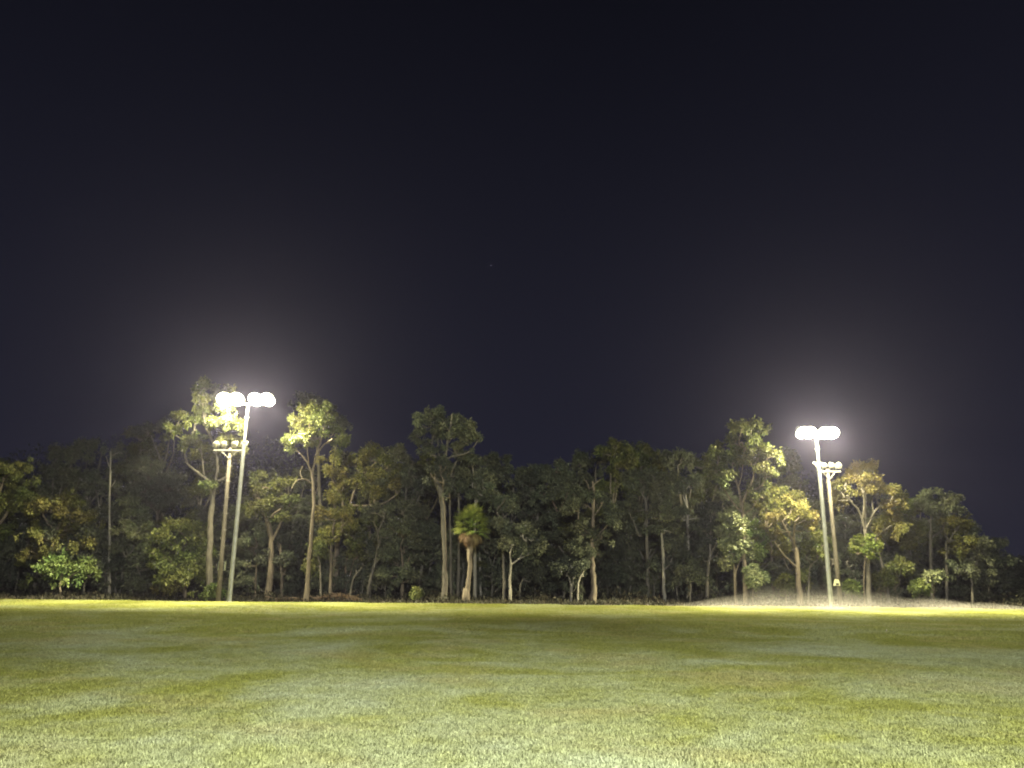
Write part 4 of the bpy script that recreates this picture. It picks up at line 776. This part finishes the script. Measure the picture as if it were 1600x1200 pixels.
# dark understorey between the trunks
UL = 'dim dark-leaved understorey bush among the trunks at the foot of the forest'
um = [build_tree('understorey_bush', UL, 58, [(700 + 60 * k, 938, 1.4), (701 + 60 * k, 905, 1.2)], [[(701 + 60 * k, 908, .9), (712 + 60 * k, 885, .6)]],
      [(690 + 60 * k, 892, 15, 13, .8), (712 + 60 * k, 882, 15, 14, .8), (700 + 60 * k, 868, 13, 12, .8), (702 + 60 * k, 912, 20, 12, .7), (686 + 60 * k, 920, 12, 10, .6)], ['dark', 'grey', 'dark'][k], 'grey', 300 + k, 'understorey bushes', cat='bush', per=90) for k in range(3)]
ru = random.Random(77); uu = [(-40 + 34 * i + ru.uniform(-12, 12)) for i in range(49)]
for i, u in enumerate(uu):
    Y = ru.choice([57.8, 58.4, 59.0, 59.8, 61]); b = at(u, 938, Y); z = float(floor_z(b[0], Y)) - .05; k = i % 3
    taper = 1 if u < 1450 else max(.45, 1 - (u - 1450) / 200)
    sc = ru.uniform(.75, 1.25); sz = ru.uniform(.7, 1.6) * taper; rz = ru.uniform(0, 6.28)
    if i < 3: o = um[i]; o.location = (b[0], Y, z); o.scale = (sc, sc, sz); o.rotation_euler.z = rz; o['label'] = row_label(u, Y, 'dark low understorey bush below')
    else: copy_tree(um[k], (b[0], Y, z), (sc, sz), rz, row_label(u, Y, 'dark low understorey bush below'), 'understorey bushes')

# ------------------------------------------------------------------ haze in the air, mist on the ground
def volume_mat(name, dens, col, aniso=0.0, noise=False):
    m, nt, out = mat_new(name); L = nt.links.new
    pv = N(nt, 'ShaderNodeVolumePrincipled'); pv.inputs['Color'].default_value = (*col, 1)
    pv.inputs['Density'].default_value = dens; pv.inputs['Anisotropy'].default_value = aniso
    if noise:
        g = N(nt, 'ShaderNodeNewGeometry'); nz = N(nt, 'ShaderNodeTexNoise', Scale=.45, Detail=3.0)
        mp = N(nt, 'ShaderNodeMapping'); mp.inputs['Scale'].default_value = (.5, 1, 1.6); L(g.outputs['Position'], mp.inputs['Vector']); L(mp.outputs[0], nz.inputs['Vector'])
        r = ramp(nt, nz.outputs['Fac'], [(.3, (.45, .45, .45)), (.7, (1, 1, 1))])
        sp = N(nt, 'ShaderNodeSeparateXYZ'); L(g.outputs['Position'], sp.inputs[0])
        mr = N(nt, 'ShaderNodeMapRange'); mr.inputs['From Min'].default_value = 0; mr.inputs['From Max'].default_value = 1.95
        mr.inputs['To Min'].default_value = 1; mr.inputs['To Max'].default_value = 0; L(sp.outputs['Z'], mr.inputs['Value'])
        a = N(nt, 'ShaderNodeMath', operation='MULTIPLY'); pw = N(nt, 'ShaderNodeMath', operation='POWER'); L(mr.outputs[0], pw.inputs[0]); pw.inputs[1].default_value = 2.9; L(r, a.inputs[0]); L(pw.outputs[0], a.inputs[1])
        b = N(nt, 'ShaderNodeMath', operation='MULTIPLY'); L(a.outputs[0], b.inputs[0]); b.inputs[1].default_value = dens
        L(b.outputs[0], pv.inputs['Density'])
    L(pv.outputs[0], out.inputs['Volume']); return m
P = Parts(); P.box((0, 60, 12), (220, 190, 26))
tag(P.build('haze', volume_mat('night_haze', HAZE, (.66, .61, .99), HAZE_G)), kind='stuff')
mx0, mx1 = col_at(1050, 52), col_at(1640, 52)
xs = np.linspace(mx0, mx1, 60); ys = np.linspace(47.5, 56.0, 24)
X, Yg = np.meshgrid(xs, ys); tX = (X - mx0) / (mx1 - mx0); tY = (Yg - 47.5) / 8.5
hump = 1.75 * np.exp(-((tX - .30) / .17) ** 2) + .3 * np.exp(-((tX - .62) / .25) ** 2) + .34
Hh = hump * np.sin(np.pi * tX) ** .6 * np.sin(np.pi * tY) ** .8 * (1 + .25 * np.sin(X * 1.7 + Yg) * np.sin(Yg * 1.3))
top = np.stack([X, Yg, .06 + np.maximum(Hh, 0)], -1).reshape(-1, 3); bot = np.stack([X, Yg, np.full_like(X, .05)], -1).reshape(-1, 3)
nx, ny = 60, 24; n0 = nx * ny
f = []
for j in range(ny - 1):
    for i in range(nx - 1):
        a = j * nx + i; f.append((a, a + 1, a + 1 + nx, a + nx)); f.append((n0 + a, n0 + a + nx, n0 + a + nx + 1, n0 + a + 1))
for i in range(nx - 1):
    f.append((i, n0 + i, n0 + i + 1, i + 1)); a = (ny - 1) * nx + i; f.append((a, a + 1, n0 + a + 1, n0 + a))
for j in range(ny - 1):
    a = j * nx; f.append((a, a + nx, n0 + a + nx, n0 + a)); a = j * nx + nx - 1; f.append((a, n0 + a, n0 + a + nx, a + nx))
tag(link('ground_mist', mesh('ground_mist', np.concatenate([top, bot]), faces=f, smooth=True), volume_mat('mist_vapour', .038, (1, .94, .90), 0, True)),
    'pale low mist drifting round the foot of the right floodlight pole', 'mist', kind='stuff')
